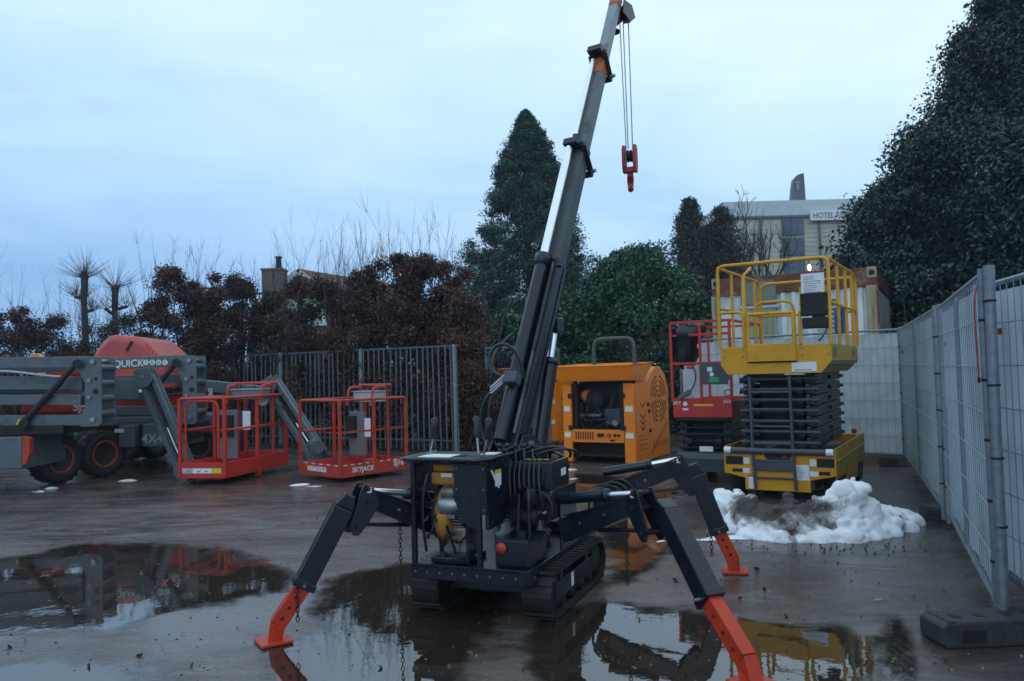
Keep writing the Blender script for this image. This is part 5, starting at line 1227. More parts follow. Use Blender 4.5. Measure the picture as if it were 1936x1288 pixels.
# crumbs of soil
cr_ = MB()
for i in range(130):
    px = random.gauss(1660,70) if i<80 else random.gauss(1480,120); py = random.gauss(1036,8) if i<80 else random.gauss(1028,14)
    g = G(px,py); s = random.uniform(.003,.011); cr_.ball(g+V((0,0,s*.5)),s,6,(1,1.2,.7))
tag(cr_.build('soil_crumbs', M['concblock']),'dark crumbs of soil scattered on the wet yard in front of the snow heap','soil',kind='stuff')
for nm_, mm_, n_ in (('dark_grit', M['concblock'], 900), ('pale_grit', mat('grit_pale',(.28,.27,.26),.7), 500)):
    gb_ = MB()
    for i in range(n_):
        y = 3.9+9*random.random()**1.6; x = random.uniform(-.72,.72)*y; q = random.uniform(.0018,.0055); 
        gb_.box((x-q,y-q,0),(x+q,y+q*random.uniform(.5,1.5),q*1.1))
    tag(gb_.build(nm_, mm_), nm_.replace('_',' ')+' scattered over the wet concrete of the yard', 'grit', kind='stuff')
dl = np.array([list(G(random.uniform(0,1900),random.uniform(905,1270)))[:2]+[.010] for i in range(70)])
tag(leafmesh('fallen_leaves', dl, .045, leafmat('wet_leaf',(.05,.03,.015),(.16,.09,.03)), None),'few wet brown leaves lying about the yard','leaves',kind='stuff')
lf_ = MB(); g = G(1660,1137); lf_.add([g+V((-.03,0,.008)),g+V((0,-.012,.012)),g+V((.03,.0,.010)),g+V((.005,.014,.014))],[(0,1,2,3)])
tag(lf_.build('fallen_leaf', mat('leaf_yellowgreen',(.30,.36,.14),.6)),'single pale yellow-green leaf lying on the wet yard right of the crane','leaf')

# ------------------------------------------------------------------ bar fence
fA, fB = V((-1.12,16.0,0)), V((-8.6,20.4,0)); fd = (fB-fA); fl_ = fd.length; fd.normalize()
BF = thing('bar_fence', 'grey steel bar fence running in front of the brown hedge', 'fence', fA, 0)
n_b = int(fl_/.145); bar_me = None
bmb = MB().box((-.014,-.014,.05),(.014,.014,2.16)); base_bar = None
for i in range(n_b+1):
    p = fd*(.145*i)
    if base_bar is None: base_bar = bmb.build('fence_bar', M['barfence'], BF); base_bar.location = p; ob = base_bar
    else: ob = share(base_bar, BF, p)
    ob.rotation_euler = (random.gauss(0,.006),random.gauss(0,.008),0.2)
    ob.location.z = random.uniform(-.01,.02)
for i in range(0,n_b+1,17):
    p = fd*(.145*i+.07); MB().box((p.x-.03,p.y-.03,0),(p.x+.03,p.y+.03,2.20)).build('fence_post', M['galv'], BF)
for zz, q in ((2.17,.035),(.25,.03)): MB().bar(V((.05,0,zz)),fd*fl_+V((0,0,zz)),.04,q).build('fence_rail', M['barfence'], BF)
# short return rail and gate behind the crane
BG = thing('metal_gate', 'plain grey gate frame with dark mesh infill behind the crane boom', 'gate', (-.55,16.6,0), 0)
MB().bar((0,0,2.12),(1.3,-.1,2.14),.05,.05).build('gate_rail', M['barfence'], BG); MB().bar((0,0,.15),(1.3,-.1,.15),.05,.05).build('gate_rail', M['barfence'], BG)
for x_ in (0,1.3): MB().bar((x_,-.07*x_,0),(x_,-.07*x_,2.14),.05,.05,up=(0,1,0)).build('gate_post', M['barfence'], BG)
gp = MB()
for q in range(26): gp.box((.03+q*.05,-.08*(.03+q*.05)-.002,.17),(.034+q*.05,-.08*(.03+q*.05)+.002,2.1))
for q in range(10): gp.bar((0,0,.3+q*.19),(1.3,-.1,.3+q*.19),.004,.004)
gp.build('gate_mesh', M['hoop'], BG, kind='stuff')

# ------------------------------------------------------------------ foliage
LM = {'beech': leafmat('beech_leaf', (.024,.012,.011), (.080,.038,.030)), 'cop': leafmat('copper_leaf', (.04,.018,.014), (.135,.062,.045)),
      'fir': leafmat('fir_leaf', (.010,.040,.032), (.034,.095,.064)), 'laurel': leafmat('laurel_leaf', (.011,.042,.026), (.036,.115,.060), .4),
      'holly': leafmat('holly_leaf', (.006,.022,.018), (.020,.060,.048), .38), 'thuja': leafmat('thuja_leaf', (.018,.026,.022), (.055,.070,.052)),
      'gold': leafmat('yellow_leaf', (.30,.16,.02), (.45,.30,.04))}
BK = mat('bark_grey', (.045,.042,.036), .8, var=.4, scale=9, bump=.6); BKD = mat('twig_bark', (.040,.034,.032), .75, var=.3)
def twigs_up(b, base, n, spread, h0, h1, r=.007, lean=.19):
    for i in range(n):
        p = V(base)+V((random.uniform(-1,1)*spread[0],random.uniform(-1,1)*spread[1],random.uniform(-.5,.3)))
        h = random.uniform(h0,h1); d = V((random.gauss(0,lean),random.gauss(0,lean),1)).normalized(); pts = [p]; q = p.copy()
        for k in range(4): d = (d+V((random.gauss(0,.08),random.gauss(0,.08),.06))).normalized(); q = q+d*h/4; pts.append(q)
        b.tube(pts,[r,r*.8,r*.6,r*.45,r*.25],3,caps=False)
        for k in range(random.randint(1,5)):
            s = pts[random.randint(1,3)]; d2 = (d+V((random.gauss(0,.5),random.gauss(0,.5),.2))).normalized(); b.tube([s,s+d2*h*.14,s+d2*h*.28+V((0,0,h*.05))],[r*.5,r*.4,r*.2],3,caps=False)
def bush(label, px, pyt, Y, wpx, lm, ls, per, name='hedge_bush', group=None, cat='bush', tw=30, tall=1.5, depth=1.2, zlow=.1, nc=70, cr_=.42, holes=.0):
    top = P(px,pyt,Y); x0 = top.x; H = top.z; w = wpx*Y/F_PX/2
    r = thing(name, label, cat, (x0,Y,0), 0, group)
    cs = []; rs = []
    for i in range(nc):
        zz = zlow + (H-zlow)*random.random()**.8; f = 1-.45*max(0,(zz/H-.55)/.45)**1.6
        a = random.random()*2*math.pi; q = random.random()**.5
        cs.append((math.cos(a)*q*w*f, math.sin(a)*q*depth*f, zz)); rs.append(cr_*random.uniform(.6,1.25)*(1-.45*(zz/H)**3))
    p, t = clumps(cs, rs, int(per*2.1)); p = p[p[:,2]>.05]; t = t[:len(p)]
    leafmesh('foliage', p, ls, LM[lm], r, tint=t)
    st = MB()
    for i in range(8):
        p0 = V((random.uniform(-w,w)*.6,random.uniform(-.5,.5),0)); d = V((random.gauss(0,.12),random.gauss(0,.1),1)); pts = [p0+d*H*.9*k/5+V((random.gauss(0,.05),random.gauss(0,.05),0)) for k in range(6)]
        st.tube(pts,[.05,.042,.034,.026,.018,.008],5)
    st.build('stem', BK, r, kind='stuff')
    if tw:
        t_ = MB(); twigs_up(t_, (0,0,H-.35), tw, (w,depth*.6), .4, tall*.85, .0058); t_.build('bare_shoots', BKD, r, kind='stuff')
    return r
H_ = 'beech hedge bushes along the fence'
B0l = 'dark brown beech bush'
bush('dark brown beech bush at the left frame edge behind the boom arms',10,585,20,130,'beech',.062,150,group=H_,tw=26,tall=2.2)
bush('low loose brown beech bush left of the big red hood',105,600,21,140,'beech',.062,130,group=H_,tw=26,tall=2.0,nc=55)
bush('low ragged bush below the two pollard trees',215,600,21,140,'thuja',.062,110,group=H_,tw=40,tall=1.8,nc=50)
bush('tall pointed beech bush right of the pollard trees',325,512,19.5,130,'beech',.062,190,group=H_,tw=30,tall=1.6,nc=90)
bush('broad brown beech bush left of the brick chimney',430,528,19.5,120,'beech',.062,200,group=H_,tw=20,tall=1.5,nc=90)
bush('brown beech bush in front of the house gable',590,530,19,150,'beech',.062,180,group=H_,tw=60,tall=2.3,nc=90)
bush('thin see-through brown bush in front of the house roof',665,545,18.6,110,'beech',.062,110,group=H_,tw=45,tall=2.4,nc=60)
bush('tallest brown beech bush with long bare shoots',765,492,18,170,'beech',.062,210,group=H_,tw=70,tall=2.0,nc=110)
bush('copper leaved bush hanging over the right end of the bar fence',875,520,17.6,110,'cop',.066,150,group=H_,tw=22,tall=1.2,nc=75)
bush('low copper bush at the foot of the fence end',905,690,16.9,70,'beech',.062,130,group=H_,tw=0,nc=40,depth=.6)
bush('narrow dark bush in front of the brick chimney',510,560,20.2,60,'thuja',.08,150,group=H_,tw=20,tall=1.8,nc=40)
bush('small dark beech bush filling the gap left of the chimney',385,560,20,90,'beech',.062,170,group=H_,tw=24,tall=1.2,nc=60)
bush('pointed brown beech bush over the middle of the bar fence',700,515,18.4,90,'beech',.062,190,group=H_,tw=40,tall=1.6,nc=75)
bush('ragged dark beech bush between the tallest bush and the copper one',835,500,18.2,90,'beech',.062,180,group=H_,tw=30,tall=1.2,nc=75)
# undergrowth behind the bars
ug = clumps([(-1.2-7.5*q+random.gauss(0,.2),16.9+4.2*q+random.uniform(0,.6),random.uniform(.1,1.8)) for q in np.linspace(0,1,90)],[.4]*90,110)
u_o = leafmesh('undergrowth', ug[0][ug[0][:,2]>.03], .08, LM['beech'], None, tint=ug[1][:len(ug[0][ug[0][:,2]>.03])]); tag(u_o,'tangled brown undergrowth showing between the fence bars','undergrowth',kind='stuff')
yl = np.array([list(fA+fd*random.uniform(0,6)+V((0,random.uniform(.25,.5),random.choice((.5,.7,1.2,1.5,1.55,1.6))+random.gauss(0,.12)))) for i in range(170)])
tag(leafmesh('yellow_leaves', yl, .07, LM['gold'], None),'a few yellow leaves caught on the twigs behind the bar fence','leaves',kind='stuff')
# roots of dead leaves along the fence foot
lt = np.array([(random.uniform(-8,1.5),0,0) for i in range(5000)]); lt[:,1] = 16.3-(lt[:,0]+1.2)*.58+np.abs(rng.normal(0,.45,5000)); lt[:,1] = np.where(lt[:,0]>-1.2,16.4+np.abs(rng.normal(0,.6,5000)),lt[:,1]); lt[:,2] = rng.random(5000)*.05+.05
tag(leafmesh('leaf_litter', lt, .07, LM['cop'], None, up=0),'brown leaf litter along the foot of the bar fence','leaf litter',kind='stuff')

def crown_tree(label, px, pyt, Y, wpx, lm, ls, nc, per, shape, name, cat='tree', trunk=.16, zlow=.3, cr=.6, depth=None, core=False, group=None, cxoff=0):
    top = P(px,pyt,Y); H = top.z; w = wpx*Y/F_PX/2
    r = thing(name, label, cat, (top.x,Y,0), 0, group)
    cs = []; rs = []
    for i in range(nc):
        zz = random.random(); rad = shape(zz)
        a = random.random()*2*math.pi; q = (.35+.65*random.random()**.6)
        k = 1+.18*mnoise.noise(V((math.cos(a)*1.6,math.sin(a)*1.6,zz*5)))*2
        cs.append((math.cos(a)*q*w*rad*k, math.sin(a)*q*(depth or w)*rad*k, zlow+(H-zlow)*zz)); rs.append(cr*random.uniform(.55,1.2)*(.35+.65*min(1,rad*1.6)))
    p, t = clumps(cs, rs, per); k_ = p[:,2]>.05; leafmesh('crown', p[k_], ls, LM[lm], r, tint=t[k_])
    tk = MB(); tk.tube([(0,0,0),(.03,0,H*.3),(-.02,0,H*.6),(0,0,H*.93)],[trunk,trunk*.8,trunk*.45,.02],8)
    for i in range(26):
        zz = random.uniform(.1,.9); a = random.random()*6.28; l = w*shape(zz)*.8; s = V((0,0,zlow+(H-zlow)*zz*.96)); tk.tube([s,s+V((math.cos(a)*l*.5,math.sin(a)*l*.5,.12)),s+V((math.cos(a)*l,math.sin(a)*l,.05))],[trunk*.3*(1-zz*.6),trunk*.18,.01],4,caps=False)
    tk.build('trunk', BK, r); return r
cone = lambda z: max(.03,(1-z)**.78*.98) if z>.12 else .9
crown_tree('tall dark green conical conifer behind the crane boom',993,214,30,300,'fir',.085,1500,170,lambda z: max(.01,min(.98,(1-z)**.72*1.25)),'conifer_tree',cr=.46,trunk=.22)
crown_tree('rounded glossy laurel behind the orange machine',1200,478,22,270,'laurel',.10,320,260,lambda z: math.sqrt(max(0,1-(max(0,z-.35)/.68)**2))*.98,'laurel_shrub',cat='shrub',cr=.5,trunk=.1,zlow=.2)
crown_tree('lower dark laurel between the conical conifer and the round laurel',1085,560,21,190,'laurel',.10,190,230,lambda z: math.sqrt(max(0,1-(max(0,z-.35)/.68)**2))*.98,'laurel_shrub',cat='shrub',cr=.45,trunk=.08,zlow=.2)
crown_tree('low dark shrub behind the metal gate',965,600,20,120,'laurel',.12,110,150,lambda z: math.sqrt(max(0,1-(max(0,z-.35)/.68)**2))*.98,'laurel_shrub',cat='shrub',cr=.4,trunk=.08,zlow=.1)
crown_tree('dark spiky cypress left of the hotel',1303,378,32,165,'thuja',.10,420,110,lambda z: max(.05,(1-z)**.6),'cypress_tree',cr=.6,trunk=.15)
crown_tree('broader dark cypress touching the hotel wall',1360,396,32,160,'thuja',.10,440,110,lambda z: max(.07,(1-z)**.5),'cypress_tree',cr=.6,trunk=.15)
crown_tree('dark shrub rising behind the red scissor lift rails',1300,560,20,120,'laurel',.12,110,150,lambda z: math.sqrt(max(0,1-(max(0,z-.35)/.68)**2))*.98,'laurel_shrub',cat='shrub',cr=.4,trunk=.08,zlow=.1)
hshape = lambda z: max(.05, (1-max(0,z-.28)/.74)**.75) if z>.28 else .80+.7*z
crown_tree('huge dark holly tree filling the right edge behind the fence',1925,-60,19,640,'holly',.095,800,400,hshape,'holly_tree',cr=.72,trunk=.25,depth=3.2,zlow=1.0)
crown_tree('dark holly tree spreading left over the container',1745,330,20.5,360,'holly',.10,420,280,lambda z: math.sqrt(max(0,1-((z-.45)/.56)**2)),'holly_tree',cr=.65,trunk=.2,zlow=1.5)
crown_tree('dark holly crown behind the mesh fence at the right frame edge',2040,200,14,420,'holly',.10,300,260,lambda z: .95-.3*z,'holly_tree',cr=.6,trunk=.2,zlow=.4)
# pollards and bare trees
def pollard(label, px, pyt, Y, twl=1.0, n=90, group='pollard trees above the hedge'):
    top = P(px,pyt,Y); H = top.z; r = thing('pollard_tree', label, 'tree', (top.x,Y,0), 0, group)
    b = MB(); b.tube([(0,0,0),(.04,0,H*.5),(-.02,0,H*.85),(0,0,H)],[.10,.095,.08,.10],8); b.ball((0,0,H),.115,8)
    stubs = [(V((0,0,H)),1.0)]
    for s in (-1,1):
        h = H*random.uniform(.78,.9); e_ = V((s*random.uniform(.14,.30),random.uniform(-.1,.1),h+random.uniform(.0,.14))); b.tube([V((0,0,h)),V((s*.1,0,h+.01)),e_],[.055,.05,.045],6); b.ball(e_,.06,6); stubs.append((e_,.5))
    b.build('trunk', BK, r)
    t = MB()
    for q in range(7): stubs.append((V((0,0,H*random.uniform(.6,.97))),.22))
    for c, f in stubs:
        for i in range(int(n*f)):
            d = V((random.gauss(0,1),random.gauss(0,1),abs(random.gauss(.5,.8)))).normalized(); l = twl*random.uniform(.4,1.15)*(.45+.55*f)
            t.tube([c+d*.1,c+d*l*.5+V((0,0,.04)),c+d*l+V((random.gauss(0,.06),0,.14))],[.006,.004,.002],3,caps=False)
    t.build('twigs', BKD, r, kind='stuff'); return r
pollard('larger pollard with round burst of twigs, left of the pair',160,525,22,.75,120)
pollard('smaller pollard with sparse twigs, right of the pair',218,545,22.5,.95,60)
def bare_tree(label, px, Y, H, wid, seed, depthn=6, name='bare_tree', r0=.16):
    random.seed(seed); g = P(px,700,Y); r = thing(name, label, 'tree', (g.x,Y,0), 0); st = []
    def rec(p, d, l, rad, k):
        pts = [p]; q = p.copy(); dd = d.copy()
        for i in range(3): dd = (dd+V((random.gauss(0,.16),random.gauss(0,.16),random.gauss(0.04,.1)))).normalized(); q = q+dd*l/3; pts.append(q)
        st.append((pts,rad,k))
        if k <= 0: return
        for i in range(3 if k in (6,5,3) else 2):
            ax = V((random.gauss(0,1),random.gauss(0,1),random.gauss(0,.5))).normalized(); nd = (dd*.9+ax*.75+V((0,0,.12))).normalized()
            rec(pts[random.choice((2,3))], nd, l*random.uniform(.66,.85), rad*.66, k-1)
    rec(V((0,0,0)), V((0,0,1)), 2., r0, depthn)
    mz = max(q.z for p,_,_ in st for q in p); xs_ = sorted(q.x for p,_,_ in st for q in p); mx = max(-xs_[len(xs_)//40], xs_[-len(xs_)//40])
    b = MB(); t = MB()
    for pts, rad, k in st:
        pp = [V((q.x*wid/2/mx,q.y*wid/2/mx,q.z*H/mz)) for q in pts]; (b if k>3 else t).tube(pp,[max(rad*f_,.011) for f_ in (1,.9,.8,.7)],6 if k>3 else 3,caps=False)
    b.build('trunk', BK, r); t.build('twigs', BKD, r, kind='stuff'); random.seed(seed+1); return r
bare_tree('leafless twisting tree in front of the hotel wall',1492,36,9.9,6.4,5,7,r0=.17)
bare_tree('slender leafless tree between the cypress and the hotel corner',1420,38,9.2,5.0,9,6,r0=.13)
bare_tree('thin leafless sapling in front of the round laurel',1240,17,2.6,1.6,14,5,r0=.03)

# ------------------------------------------------------------------ house behind hedge
hs_ = thing('house', 'brick house with tiled gable roof and white bargeboards behind the hedge', 'house', (P(620,700,35).x,35,0), 0)
WB = mat('house_brick', (.14,.10,.085), .8, var=.4, scale=14, bump=.4); RT = mat('roof_tile', (.13,.065,.055), .7, var=.35, scale=8, bump=.3); WP = mat('white_board', (.62,.66,.68), .6, var=.1)
rg = P(565,512,35); ev = P(535,552,35); hw = (rg.x-ev.x)*3.2; a0 = rg; zE = rg.z-hw*.80
gb = MB(); gb.prism([(-hw,0),(hw,0),(hw,zE),(0,rg.z-.1),(-hw,zE)],(rg.x,35,0),(1,0,0),(0,0,1),-.3); gb.build('gable_wall', WB, hs_, world=True)
e2 = P(730,541,40)
MB().hexa([(rg.x,34.9,rg.z),(rg.x+hw+.3,34.9,zE-.2),(e2.x+hw+.3,44,zE-.2),(e2.x+1,44,rg.z),(rg.x,34.9,rg.z+.08),(rg.x+hw+.3,34.9,zE-.12),(e2.x+hw+.3,44,zE-.12),(e2.x+1,44,rg.z+.08)]).build('roof', RT, hs_, world=True)
MB().hexa([(rg.x-hw-.3,34.9,zE-.2),(rg.x-.01,34.9,rg.z),(e2.x+.9,44,rg.z),(e2.x-hw,44,zE-.2),(rg.x-hw-.3,34.9,zE-.12),(rg.x-.01,34.9,rg.z+.08),(e2.x+.9,44,rg.z+.08),(e2.x-hw,44,zE-.12)]).build('roof', RT, hs_, world=True)
for s in (-1,1): MB().bar((rg.x+s*.05,34.84,rg.z-.08),(rg.x+s*(hw+.25),34.84,zE-.25),.05,.26).build('bargeboard', WP, hs_, world=True)
MB().hexa([(rg.x+hw,35.1,0),(rg.x+hw+.2,35.1,0),(e2.x+hw,44,0),(e2.x+hw-.2,44,0),(rg.x+hw,35.1,zE-.25),(rg.x+hw+.2,35.1,zE-.25),(e2.x+hw,44,zE-.25),(e2.x+hw-.2,44,zE-.25)]).build('side_wall', WP, hs_, world=True)
for q in range(2):
    wq = P(540+q*55,590,34.8); MB().box((wq.x-.5,34.83,wq.z-.6),(wq.x+.5,34.9,wq.z+.6)).build('window', WP, hs_, world=True)
c_ = P(519,513,34); cw = .44
chm = MB().box((c_.x-cw,33.6,0),(c_.x+cw,34.4,c_.z)).build('chimney', WB, hs_, .01, world=True)
MB().box((c_.x-cw-.04,33.56,c_.z),(c_.x+cw+.04,34.44,c_.z+.08)).build('chimney_cap', mat('chimney_cap',(.12,.11,.10),.8), chm, world=True)
MB().lathe([(0,.13),(.05,.14),(.45,.11),(.5,.16),(.55,.16),(.55,.05)], P(527,513,34)+V((0,0,.08)), (0,0,1), n=14).build('chimney_pot', M['scis'], chm, world=True)
# far woodland on the horizon
wl = []
for i in range(240): wl.append((random.uniform(-75,-8) if i<150 else random.uniform(30,80), random.uniform(58,75), random.uniform(.5,4.2)))
wp, wt = clumps(wl,[2.0]*len(wl),90); wo = leafmesh('woodland', wp[wp[:,2]>0], .35, LM['thuja'], None, tint=wt[wp[:,2]>0]); tag(wo,'distant belt of bare dark woodland behind the hedge','woodland',kind='stuff')

# ------------------------------------------------------------------ hotel
YH = 50
HT = thing('hotel', 'cream clad hotel building with white parapet and roof sign, rising behind the container', 'building', (P(1500,700,YH).x,YH,0), 0)
hl = P(1368,405,YH); hr = P(1760,385,YH)
CL = mat('cream_cladding', (.46,.45,.36), .65, var=.12, scale=1.5, dirt=(.32,.33,.25), dscale=.8)
MB().box((hl.x,YH,0),(hr.x,YH+14,hl.z-.35)).build('wall', CL, HT, world=True)
nb_ = 34
for q in range(nb_):
    zz = 1.0+q*(hl.z-1.5)/nb_; MB().box((hl.x-.02,YH-.016,zz),(hr.x,YH-.002,zz+.31)).build('cladding_board', CL, HT, world=True)
MB().box((hl.x-.15,YH-.15,hl.z-.35),(hr.x,YH-.001,hl.z-.2)).build('gutter', M['lgrey'], HT, world=True)
MB().box((hl.x-.1,YH-.1,hl.z-.2),(hr.x,YH+14,hl.z+.75)).build('parapet', mat('parapet_white',(.50,.56,.58),.6,var=.1,scale=2), HT, world=True)
for px in (1440,1551,1640): 
    x_ = P(px,500,YH).x; MB().cyl((x_,YH-.12,.2),(x_,YH-.12,hl.z-.3),.07,n=8).build('downpipe', M['lgrey'], HT, world=True)
wx0, wx1 = P(1478,450,YH).x, P(1520,450,YH).x
WG = mat('window_glass_dark', (.07,.095,.13), .12, var=.5, scale=1.2)
for q in range(3):
    z1_ = P(1500,412+q*38,YH).z; z0_ = P(1500,412+q*38+34,YH).z
    f = MB().box((wx0,YH-.10,z0_),(wx1,YH-.04,z1_)).build('window', M['lgrey'], HT, .01, world=True)
    for k in range(3):
        a_ = wx0+.06+k*(wx1-wx0-.06)/3; MB().box((a_,YH-.115,z0_+.08),(a_+(wx1-wx0)/3-.10,YH-.102,z1_-.08)).build('pane', WG, f, world=True)
s0, s1 = P(1532,412,YH-.3), P(1640,392,YH-.3)
sb = MB().box((s0.x,YH-.35,hl.z-.62),(s1.x+1.6,YH-.18,hl.z-.02)).build('sign_board', M['white'], HT, .01, world=True)
text('HOTEL RESTAURANT',.50,(s0.x+.15,YH-.352,hl.z-.32),(1,0,0),(0,0,1),M['printgrey'],sb,world=True,align='LEFT',sx=.85,depth=.01)
# dark fin-shaped roof banner
fz = hl.z+.7; fx = P(1508,380,YH+1).x
fn = MB(); fn.prism([(-.42,0),(.55,0),(.50,1.6),(.48,2.05),(.10,1.95),(-.18,1.65),(-.30,1.0)],(fx,YH+1,fz),(1,0,0),(0,0,1),-.5)
fb = fn.build('roof_fin', mat('fin_slate',(.085,.105,.135),.5,var=.25,scale=3), HT, .02, world=True)
MB().box((fx-.02,YH+.98,fz+.95),(fx+.12,YH+.995,fz+1.35)).build('fin_emblem', M['boomlight'], fb, world=True); MB().box((fx-.10,YH+.98,fz+1.4),(fx+.22,YH+.995,fz+1.52)).build('fin_emblem', M['boomlight'], fb, world=True)
# lit lamp
lp = P(1530,506,30); lr = thing('outdoor_lamp', 'small lit warm lamp above the rusty container edge', 'lamp', (lp.x,30,0), 0)
MB().tube([(0,.1,0),(0,.1,lp.z+.2),(0,0,lp.z+.22)],.04,8).build('lamp_post', M['lgrey'], lr)
em = bpy.data.materials.new('warm_lamp'); em.use_nodes = True; eb = em.node_tree.nodes['Principled BSDF']; eb.inputs['Emission Color'].default_value = (1,.72,.34,1); eb.inputs['Emission Strength'].default_value = 4
MB().ball((0,0,lp.z),.085,12,(.8,.8,1.5)).build('lamp_globe', em, lr)

# ------------------------------------------------------------------ container
yc = 0.30
cF = V((6.95,15.0,0)); CT = thing('shipping_container', 'rust streaked white shipping container with corrugated walls behind the tarpaulin fence', 'container', cF, -R(29))
def contmat(name, base, streakc):
    m = bpy.data.materials.new(name); m.use_nodes = True; t = m.node_tree; n = t.nodes; k = t.links.new; b = n['Principled BSDF']
    tcn = n.new('ShaderNodeTexCoord'); mp_ = n.new('ShaderNodeMapping'); mp_.inputs['Scale'].default_value = (5,5,.5); k(tcn.outputs['Object'], mp_.inputs[0])
    q = n.new('ShaderNodeTexNoise'); q.inputs['Scale'].default_value = 1.6; q.inputs['Detail'].default_value = 9; q.inputs['Roughness'].default_value = .65; k(mp_.outputs[0], q.inputs[0])
    r = n.new('ShaderNodeValToRGB'); k(q.outputs[0], r.inputs[0]); e = r.color_ramp.elements
    e[0].position = .42; e[0].color = (*base,1); e[1].position = .68; e[1].color = (*streakc,1)
    k(r.outputs[0], b.inputs['Base Color']); b.inputs['Roughness'].default_value = .6; return m
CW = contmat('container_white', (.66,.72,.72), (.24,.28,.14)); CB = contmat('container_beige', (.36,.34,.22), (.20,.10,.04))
RU = mat('heavy_rust', (.16,.055,.022), .8, var=.5, scale=4, dirt=(.38,.33,.22), dscale=1.6, dthr=.52, bump=.3)
Wc, Hc0, Hc1, Lc = 3.15, .70, 3.42, 11.0
def corr(b, x0, x1, z0, z1, y, pitch=.20, dep=.035, axis='x', other=0):
    n = int((x1-x0)/pitch); pts = []
    for i in range(n):
        u = x0+i*(x1-x0)/n; p = (x1-x0)/n; pts += [(u,0),(u+p*.35,0),(u+p*.5,dep),(u+p*.85,dep)]
    pts.append((x1,0)); vs = []
    for u, d in pts:
        for zz in (z0,z1): vs.append((u,y+d,zz) if axis=='x' else (y-d,u,zz))
    fs = [(2*i,2*i+2,2*i+3,2*i+1) for i in range(len(pts)-1)]; b.add(vs,fs); return b
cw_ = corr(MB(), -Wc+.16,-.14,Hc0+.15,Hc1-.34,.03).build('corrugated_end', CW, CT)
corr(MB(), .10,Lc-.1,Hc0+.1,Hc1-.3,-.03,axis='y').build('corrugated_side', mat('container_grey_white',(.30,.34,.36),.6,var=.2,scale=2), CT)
MB().box((-Wc,.0,Hc1-.36),(-.0,.12,Hc1)).build('top_beam', RU, CT, .01)
MB().box((-.10,.13,Hc1-.34),(.0,Lc,Hc1-.02)).build('side_beam', mat('dark_rust',(.085,.04,.028),.8,var=.5,scale=3), CT, .01)
MB().box((-.20,-.01,Hc0),(.01,.12,Hc1-.34)).build('corner_post', CB, CT, .01)
MB().box((-.02,-.015,Hc0),(.016,.125,Hc1-.3)).build('rust_strip', RU, CT)
MB().box((-Wc-.01,-.01,Hc0),(-Wc+.17,.12,Hc1-.36)).build('corner_post', CB, CT, .01)
for x_ in (-.17,-Wc+.01):
    cc = MB().box((x_,-.02,Hc1-.20),(x_+.17,.13,Hc1+.01)).build('corner_casting', CB, CT, .01)
    MB().cyl((x_+.085,-.021,Hc1-.10),(x_+.085,-.026,Hc1-.10),.055,n=14).build('casting_hole', M['black'], cc)
MB().box((-Wc,.12,Hc1-.05),(-.10,Lc,Hc1-.02)).build('roof', RU, CT); MB().box((-Wc,.05,Hc0-.5),(0,Lc,Hc0+.15)).build('floor_frame', RU, CT)
dr = MB().box((-2.55,-.03,Hc0),(-1.85,.02,Hc1-.62)).build('door', contmat('container_green_white',(.30,.34,.24),(.16,.19,.09)), CT, .01)
MB().box((-2.6,-.05,Hc1-.66),(-1.8,.028,Hc1-.60)).build('door_lintel', M['paleboard'], CT, .005)
MB().box((-2.55,-.04,Hc1-.58),(-1.85,.02,Hc1-.12)).build('blind_panel', mat('panel_sage',(.17,.20,.15),.7,var=.25,scale=3), CT, .005)
vn = MB().box((-.98,-.01,Hc0+.8),(-.72,.02,Hc1-.45)).build('vent_panel', M['paleboard'], CT)
for q in range(14): MB().box((-.96,-.02,Hc0+.95+q*.09),(-.74,-.011,Hc0+.99+q*.09)).build('louvre', M['lgrey'], vn)
for x_ in (-Wc+.3,-.4):
    for y_ in (.3,Lc/2,Lc-.4): MB().box((x_-.2,y_-.2,0),(x_+.2,y_+.2,Hc0-.5)).build('support_block', M['concblock'], CT)

# ------------------------------------------------------------------ tarpaulin fence panels
def tarpmat(name, c1, c2, thr):
    m = bpy.data.materials.new(name); m.use_nodes = True; t = m.node_tree; n = t.nodes; k = t.links.new; b = n['Principled BSDF']
    tcn = n.new('ShaderNodeTexCoord'); q = n.new('ShaderNodeTexNoise'); q.inputs['Scale'].default_value = 1.3; q.inputs['Detail'].default_value = 8; q.inputs['Roughness'].default_value = .6; k(tcn.outputs['Object'], q.inputs[0])
    r = n.new('ShaderNodeValToRGB'); k(q.outputs[0], r.inputs[0]); e = r.color_ramp.elements; e[0].position = thr; e[0].color = (*c1,1); e[1].position = thr+.28; e[1].color = (*c2,1)
    w_ = n.new('ShaderNodeTexWave'); w_.inputs['Scale'].default_value = 1.2; w_.inputs['Distortion'].default_value = 7; w_.inputs['Detail'].default_value = 3; k(tcn.outputs['Object'], w_.inputs[0])
    bp = n.new('ShaderNodeBump'); bp.inputs['Strength'].default_value = .6; bp.inputs['Distance'].default_value = .04; k(w_.outputs[0], bp.inputs['Height']); k(bp.outputs[0], b.inputs['Normal'])
    k(r.outputs[0], b.inputs['Base Color']); b.inputs['Roughness'].default_value = .5
    tl = n.new('ShaderNodeBsdfTranslucent'); k(r.outputs[0], tl.inputs[0]); ms = n.new('ShaderNodeMixShader'); ms.inputs[0].default_value = .3
    k(b.outputs[0], ms.inputs[1]); k(tl.outputs[0], ms.inputs[2]); k(ms.outputs[0], n['Material Output'].inputs[0]); return m
TP = {'white': tarpmat('tarp_white', (.62,.68,.72), (.42,.48,.50), .45), 'green': tarpmat('tarp_algae', (.46,.55,.55), (.20,.27,.13), .42), 'blue': tarpmat('tarp_bluegrey', (.60,.67,.74), (.38,.44,.48), .45)}
